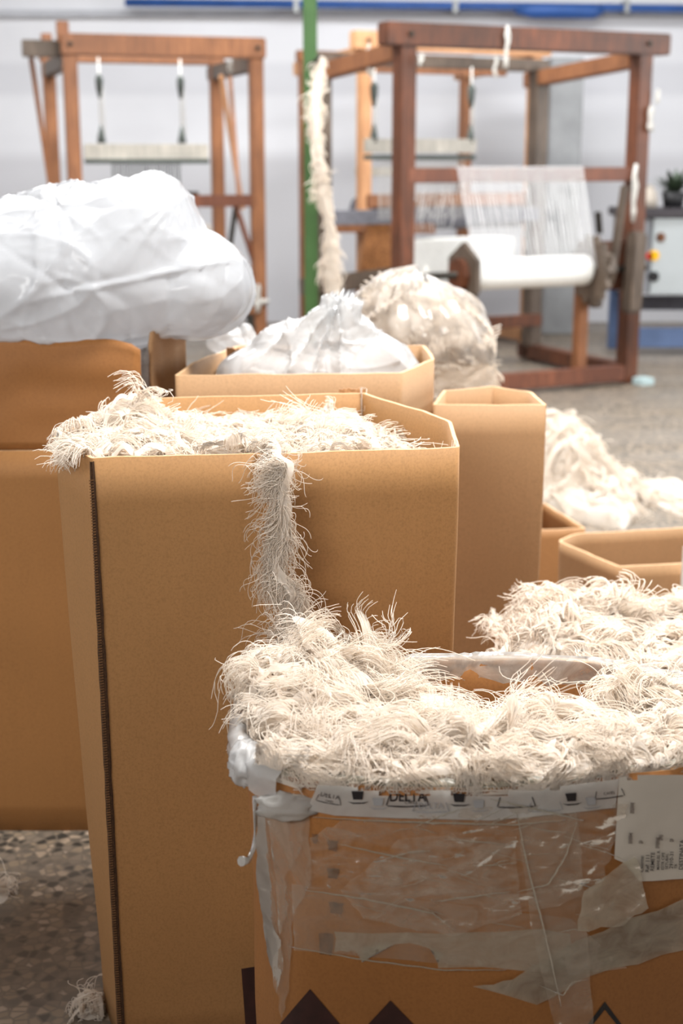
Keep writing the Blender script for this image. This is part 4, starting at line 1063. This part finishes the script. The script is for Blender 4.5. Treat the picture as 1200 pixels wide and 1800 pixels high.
# --- hanging fringe strips
def fringe(name, seed, spine, n, lat, l, r, label, band_w=.012, K=12, curl=.006, jitter=.5, cat='cotton fringe', groups=14, front=-.5):
    """woven band along a 3-D spine with a fringe of yarns; lat(s, g) gives the sideways yarn direction"""
    g = np.random.default_rng(seed); S = np.array([tuple(p) for p in spine]); 
    seg = np.concatenate([[0], np.cumsum(np.linalg.norm(np.diff(S, axis=0), axis=1))]); seg /= seg[-1]
    s = np.sort(g.uniform(0, 1, n)); root = np.stack([np.interp(s, seg, S[:, k]) for k in range(3)], 1)
    side = lat(s, g); ln = l[0] + (l[1] - l[0]) * g.uniform(0, 1, n) * (.4 + .6 * np.sin(s * 15) ** 2)
    t = np.linspace(0, 1, K)[None, :, None]; ph = s * 30 + g.normal(0, jitter, n)
    # heading in the upright plane of the strip: angle from level, falling along the yarn
    a0 = g.normal(.5, .55, n) + .4 * np.sin(s * 21); b0 = g.uniform(0, 2.4, n) + .6 * np.sin(s * 13 + 1); lim = np.where(g.uniform(0, 1, n) < .28, 4.0, 1.5); b0 = np.where(lim > 2, b0 + 1.6, b0); kk = g.uniform(3, 10, n); wa = g.uniform(.1, 1.0, n) * curl
    tt = (np.arange(K - 1) + .5)[None, :] / (K - 1); A = -np.minimum(a0[:, None] + b0[:, None] * tt, lim[:, None]) + wa[:, None] * np.sin(kk[:, None] * tt + ph[:, None])
    st = (ln / (K - 1))[:, None]; dx = side[:, None] * np.cos(A) * st; dz = np.sin(A) * st; dy = front * np.abs(g.normal(0, .3, n))[:, None] * np.cos(tt * 3) * st
    Pt = np.concatenate([root[:, None], root[:, None] + np.cumsum(np.stack([dx, dy, dz], -1), 1)], 1)
    gid = (s * groups).astype(int)
    for q_ in range(groups):
        m_ = gid == q_
        if m_.sum() > 2: mu = Pt[m_].mean(0, keepdims=True); pull = t[0] * g.uniform(.1, .6); Pt[m_] = Pt[m_] * (1 - pull) + mu * pull
    root_o = empty(name, tuple(S[0])); tag(root_o, label, cat)
    V, Q = tubes(Pt, r); o = npmesh('yarns', V, Q, M['cotton'], root_o); o['kind'] = 'stuff'
    # band
    m = 60; sb = np.linspace(0, 1, m); rb = np.stack([np.interp(sb, seg, S[:, k]) for k in range(3)], 1); rb[:, 0] += band_w * .22 * (np.sin(sb * 19 + seed) + np.sin(sb * 43)); cols = 6
    BV = np.zeros((m, cols, 3)); 
    for c_ in range(cols):
        w_ = (c_ / (cols - 1) - .5) * band_w * (.7 + .5 * np.sin(sb * 11 + seed) ** 2); tw = .8 * np.sin(sb * 14 + seed)
        BV[:, c_] = rb; BV[:, c_, 0] += w_ * np.cos(tw); BV[:, c_, 1] += w_ * np.sin(tw) * .6 - .002
    jj, ii = np.meshgrid(np.arange(m - 1), np.arange(cols - 1), indexing='ij')
    npmesh('woven_band', BV.reshape(-1, 3), np.stack([jj * cols + ii, (jj + 1) * cols + ii, (jj + 1) * cols + ii + 1, jj * cols + ii + 1], -1).reshape(-1, 4), M['cotton'], root_o)
    place(root_o); return root_o
yf = FLt.y
sp = []
for (x, y, dd) in ((480, 770, .05), (487, 788, .03), (490, 800, .006), (503, 812, -.012), (504, 870, -.014), (502, 925, -.016), (478, 985, -.020), (498, 1020, -.026), (524, 1050, -.030), (502, 1090, -.032), (514, 1120, -.040), (540, 1150, -.06), (540, 1180, -.10)):
    v = P(x, y, d=yf + dd); 
    sp.append(v)
def latA(s, g):
    d = np.where(s < .42, -1.0, np.where(g.uniform(0, 1, len(s)) < .5, -1.0, 1.0)); return d * g.uniform(.5, 1.2, len(s))
fr1 = fringe('hanging_fringe', 61, sp, 3000, latA, (.03, .125), .0005, 'cream fringed cotton strip hanging over the front of the tall carton', .015, curl=1.2, groups=34, K=18)
sp = []
for (x, y, dd) in ((566, 100, 0), (560, 112, 0), (556, 150, 0), (553, 210, 0), (560, 280, 0), (570, 330, 0), (580, 400, 0), (584, 460, 0), (586, 520, 0), (586, 560, 0)): sp.append(P(x, y, d=7.16 - min(.12, max(0, y - 112) * .001)))
sp.append(Vector((sp[-1].x, sp[-1].y, .03)))
def latB(s, g): return np.where(g.uniform(0, 1, len(s)) < .5, -1.0, 1.0) * g.uniform(.2, 1.0, len(s))
fringe('hanging_fringe', 62, sp, 3600, latB, (.05, .16), .0024, 'long cream cotton strip hanging in front of the green post', .035, curl=1.0, K=8, groups=60)

# ------------------------------------------------------------------ plastic bags
def bag(name, c, ells, mat, label, seed, creases, amp=.01, n=260, m=170, freq=6, cut=None, parent=None, cat='bag', knots=(), cw=(.006, .022), cx=(.06, .2)):
    """closed film bag: smooth union of ellipsoids seen from c, pulled into sharp folds"""
    g = np.random.default_rng(seed); c = np.array(c)
    a = np.linspace(0, 2 * np.pi, n, endpoint=False); e = np.linspace(-np.pi / 2, np.pi / 2, m)
    A_, E_ = np.meshgrid(a, e); D = np.stack([np.cos(A_) * np.cos(E_), np.sin(A_) * np.cos(E_), np.sin(E_)], -1)
    rs = []
    for (o_, r_) in ells:
        o_ = np.array(o_) - c; r_ = np.array(r_); d_ = D / r_; oo = -o_ / r_
        A2 = (d_ ** 2).sum(-1); B2 = (d_ * oo).sum(-1); C2_ = (oo ** 2).sum() - 1
        disc = B2 ** 2 - A2 * C2_; t_ = np.where(disc > 0, (-B2 + np.sqrt(np.maximum(disc, 0))) / A2, 0); rs.append(np.maximum(t_, 0))
    rs = np.array(rs); k = 9.0 / rs.max(); r = (np.log(np.exp(rs * k * 4).sum(0)) / (k * 4))
    Pp = c + D * r[..., None]
    disp = np.zeros(r.shape)
    for i in range(creases):
        q = Pp[g.integers(20, m - 20), g.integers(0, n)]; nn = g.normal(0, 1, 3); nn /= np.linalg.norm(nn)
        nn2 = g.normal(0, 1, 3); dist = np.abs(((Pp - q) @ nn) + .02 * np.sin(((Pp - q) @ nn2) * 12)); rad = np.linalg.norm(Pp - q, axis=-1); w_ = g.uniform(*cw); ex = g.uniform(*cx)
        disp += g.choice([1, -1], p=[.65, .35]) * g.uniform(.3, 1) * amp * np.exp(-dist / w_) * np.exp(-(rad / ex) ** 2)
    for (kx, ky, kz, ka, kr) in knots:  # folds fanning from a gathered point
        v = Pp - np.array((kx, ky, kz)); rad = np.linalg.norm(v, axis=-1); th = np.arctan2(v[..., 2], v[..., 0])
        f1 = np.abs(np.sin(th * 7 + 1.3 * np.sin(th * 3))) ; disp += ka * (1 - 2 * f1 ** .6) * np.exp(-(rad / kr) ** 2)
    for i in range(10):
        kv = g.normal(0, freq, 3); disp += amp * .45 * np.sin(Pp @ kv + g.uniform(0, 6)) / np.sqrt(10) * 2
    Pp = Pp + D * disp[..., None]
    if cut is not None: Pp = cut(Pp)
    j, i = np.meshgrid(np.arange(m - 1), np.arange(n), indexing='ij'); i2 = (i + 1) % n
    Q = np.stack([j * n + i, j * n + i2, (j + 1) * n + i2, (j + 1) * n + i], -1).reshape(-1, 4)
    o = npmesh(name, Pp.reshape(-1, 3), Q, mat, parent)
    if label: tag(o, label, cat)
    return o
def W(px, py, d): v = P(px, py, d=d); return (v.x, v.y, v.z)
floor4 = ztf - .005
def cut4(Pp):
    # rests on the flap tops, sinks a little inside the carton
    z = Pp[..., 2]; Pp[..., 2] = np.where(z < floor4, floor4 + (z - floor4) * .10, z); return Pp
cB = W(150, 480, 3.02)
bagA = bag('white_film_bag', cB, [(W(150, 492, 3.02), (.32, .25, .150)), (W(235, 428, 3.0), (.13, .2, .128)), (W(130, 466, 3.0), (.22, .24, .140)), (W(345, 505, 2.98), (.112, .16, .105)), (W(-60, 500, 3.0), (.4, .26, .142)), (W(20, 480, 3.0), (.25, .26, .125)), (W(270, 420, 3.0), (.085, .16, .125))],
    M['bag'], 'large puffy milky white plastic bag lying on the left carton', 71, 90, .009, cut=None, freq=4, cw=(.003, .013), cx=(.1, .34), knots=[(*W(300, 350, 2.8), .004, .12), (*W(385, 420, 2.85), .005, .10)])
cB2 = W(570, 640, 3.05)
bagB = bag('clear_film_bag', cB2, [(W(560, 655, 3.06), (.22, .12, .075)), (W(590, 600, 3.06), (.085, .08, .085)), (W(540, 620, 3.06), (.12, .09, .075)), (W(640, 640, 3.06), (.11, .10, .07)), (W(592, 572, 3.06), (.05, .05, .062))],
    M['bag_mid'], 'crumpled clear plastic bag peaking above the middle carton', 72, 90, .008, n=260, m=170, freq=8, cw=(.003, .010), cx=(.05, .18), knots=[(*W(592, 535, 3.0), .020, .22)])
bag('loose_tail', W(420, 605, 3.35), [(W(415, 605, 3.35), (.05, .03, .03)), (W(435, 590, 3.35), (.02, .03, .04))], M['bag_mid'], None, 73, 30, .008, n=80, m=50, freq=30, parent=bagB)
bag('loose_tail', W(258, 640, y4 + .2), [(W(258, 640, y4 + .2), (.012, .05, .10))], M['bag_mid'], None, 74, 20, .004, n=60, m=50, freq=30, parent=bagA)

# sack of cotton behind the middle carton
sc = P(738, 600, d=4.25)
SK = empty('cotton_sack', (sc.x, 4.25, 0)); tag(SK, 'clear sack overflowing with cream cotton behind the middle carton', 'sack')
g = np.random.default_rng(5)
def sackheap():
    n, m = 120, 90; a = np.linspace(0, 2 * np.pi, n, endpoint=False); v = np.linspace(0, 1, m); A_, Vv = np.meshgrid(a, v)
    zt_ = 1.04; R_ = .175 * np.minimum(1, np.sqrt(np.maximum(0, 1 - np.maximum(0, (Vv - .80) / .20) ** 2.6))) + .0
    f = field(3, 12, 3, 9); R_ = R_ * (1 + .10 * f(np.cos(A_), Vv * 4 + np.sin(A_)))
    X = sc.x + .005 + np.cos(A_) * R_ * 1.12; Y = 4.25 + np.sin(A_) * R_; Z = Vv * zt_ + .03 * np.cos(A_ + 2.6) * Vv
    Pg = np.stack([X, Y, Z], -1); N = np.stack([np.cos(A_), np.sin(A_), np.where(Vv > .72, (Vv - .72) * 4, 0)], -1); N /= np.linalg.norm(N, axis=-1, keepdims=True)
    j, i = np.meshgrid(np.arange(m - 1), np.arange(n), indexing='ij'); i2 = (i + 1) % n
    return Pg, N, np.stack([j * n + i, j * n + i2, (j + 1) * n + i2, (j + 1) * n + i], -1).reshape(-1, 4)
Pg, Ng, Qg = sackheap(); parts = [(Pg.reshape(-1, 3), Qg)]; paths = []
for u in range(420):
    j = int(g.integers(40, 88)); i = int(g.integers(0, 120)); per = 24; i0 = (i + np.arange(per) // 2) % 120; j0 = np.clip(j + (np.arange(per) * g.uniform(-.4, .4)).astype(int), 0, 88)
    rt = Pg[j0, i0]; nn = Ng[j0, i0]; t = np.linspace(0, 1, 7)[None, :, None]; ln = g.uniform(.03, .08)
    D = nn * g.uniform(.05, .45) + g.normal(0, .5, 3) + np.array([0, 0, -.7]); D /= np.linalg.norm(D, axis=1, keepdims=True)
    Pt = rt[:, None] + nn[:, None] * .004 + D[:, None] * ln * t; Pt += (nn[:, None] * np.sin(t * 3) * .012); Pt[..., 0] += np.sin(t[..., 0] * 5 + u) * .006 * t[..., 0]
    Pt += g.normal(0, .001, Pt.shape) * t; paths.append(Pt)
parts.append(tubes(np.concatenate(paths), .0013)); V, Q = join(parts)
o = npmesh('cotton_fill', V, Q, M['cotton'], SK); o['kind'] = 'stuff'
n_, m_ = 120, 90
Pf = Pg + Ng * (.022 + .012 * np.abs(np.sin(np.arctan2(Ng[..., 1], Ng[..., 0]) * 9 + Pg[..., 2] * 14)))[..., None]
k0 = 70
Vs = Pf[k0:].reshape(-1, 3); j, i = np.meshgrid(np.arange(m_ - 1 - k0), np.arange(n_), indexing='ij'); i2 = (i + 1) % n_
npmesh('sack_film', Vs, np.stack([j * n_ + i, j * n_ + i2, (j + 1) * n_ + i2, (j + 1) * n_ + i], -1).reshape(-1, 4), M['bag_clear'], SK)
place(SK)
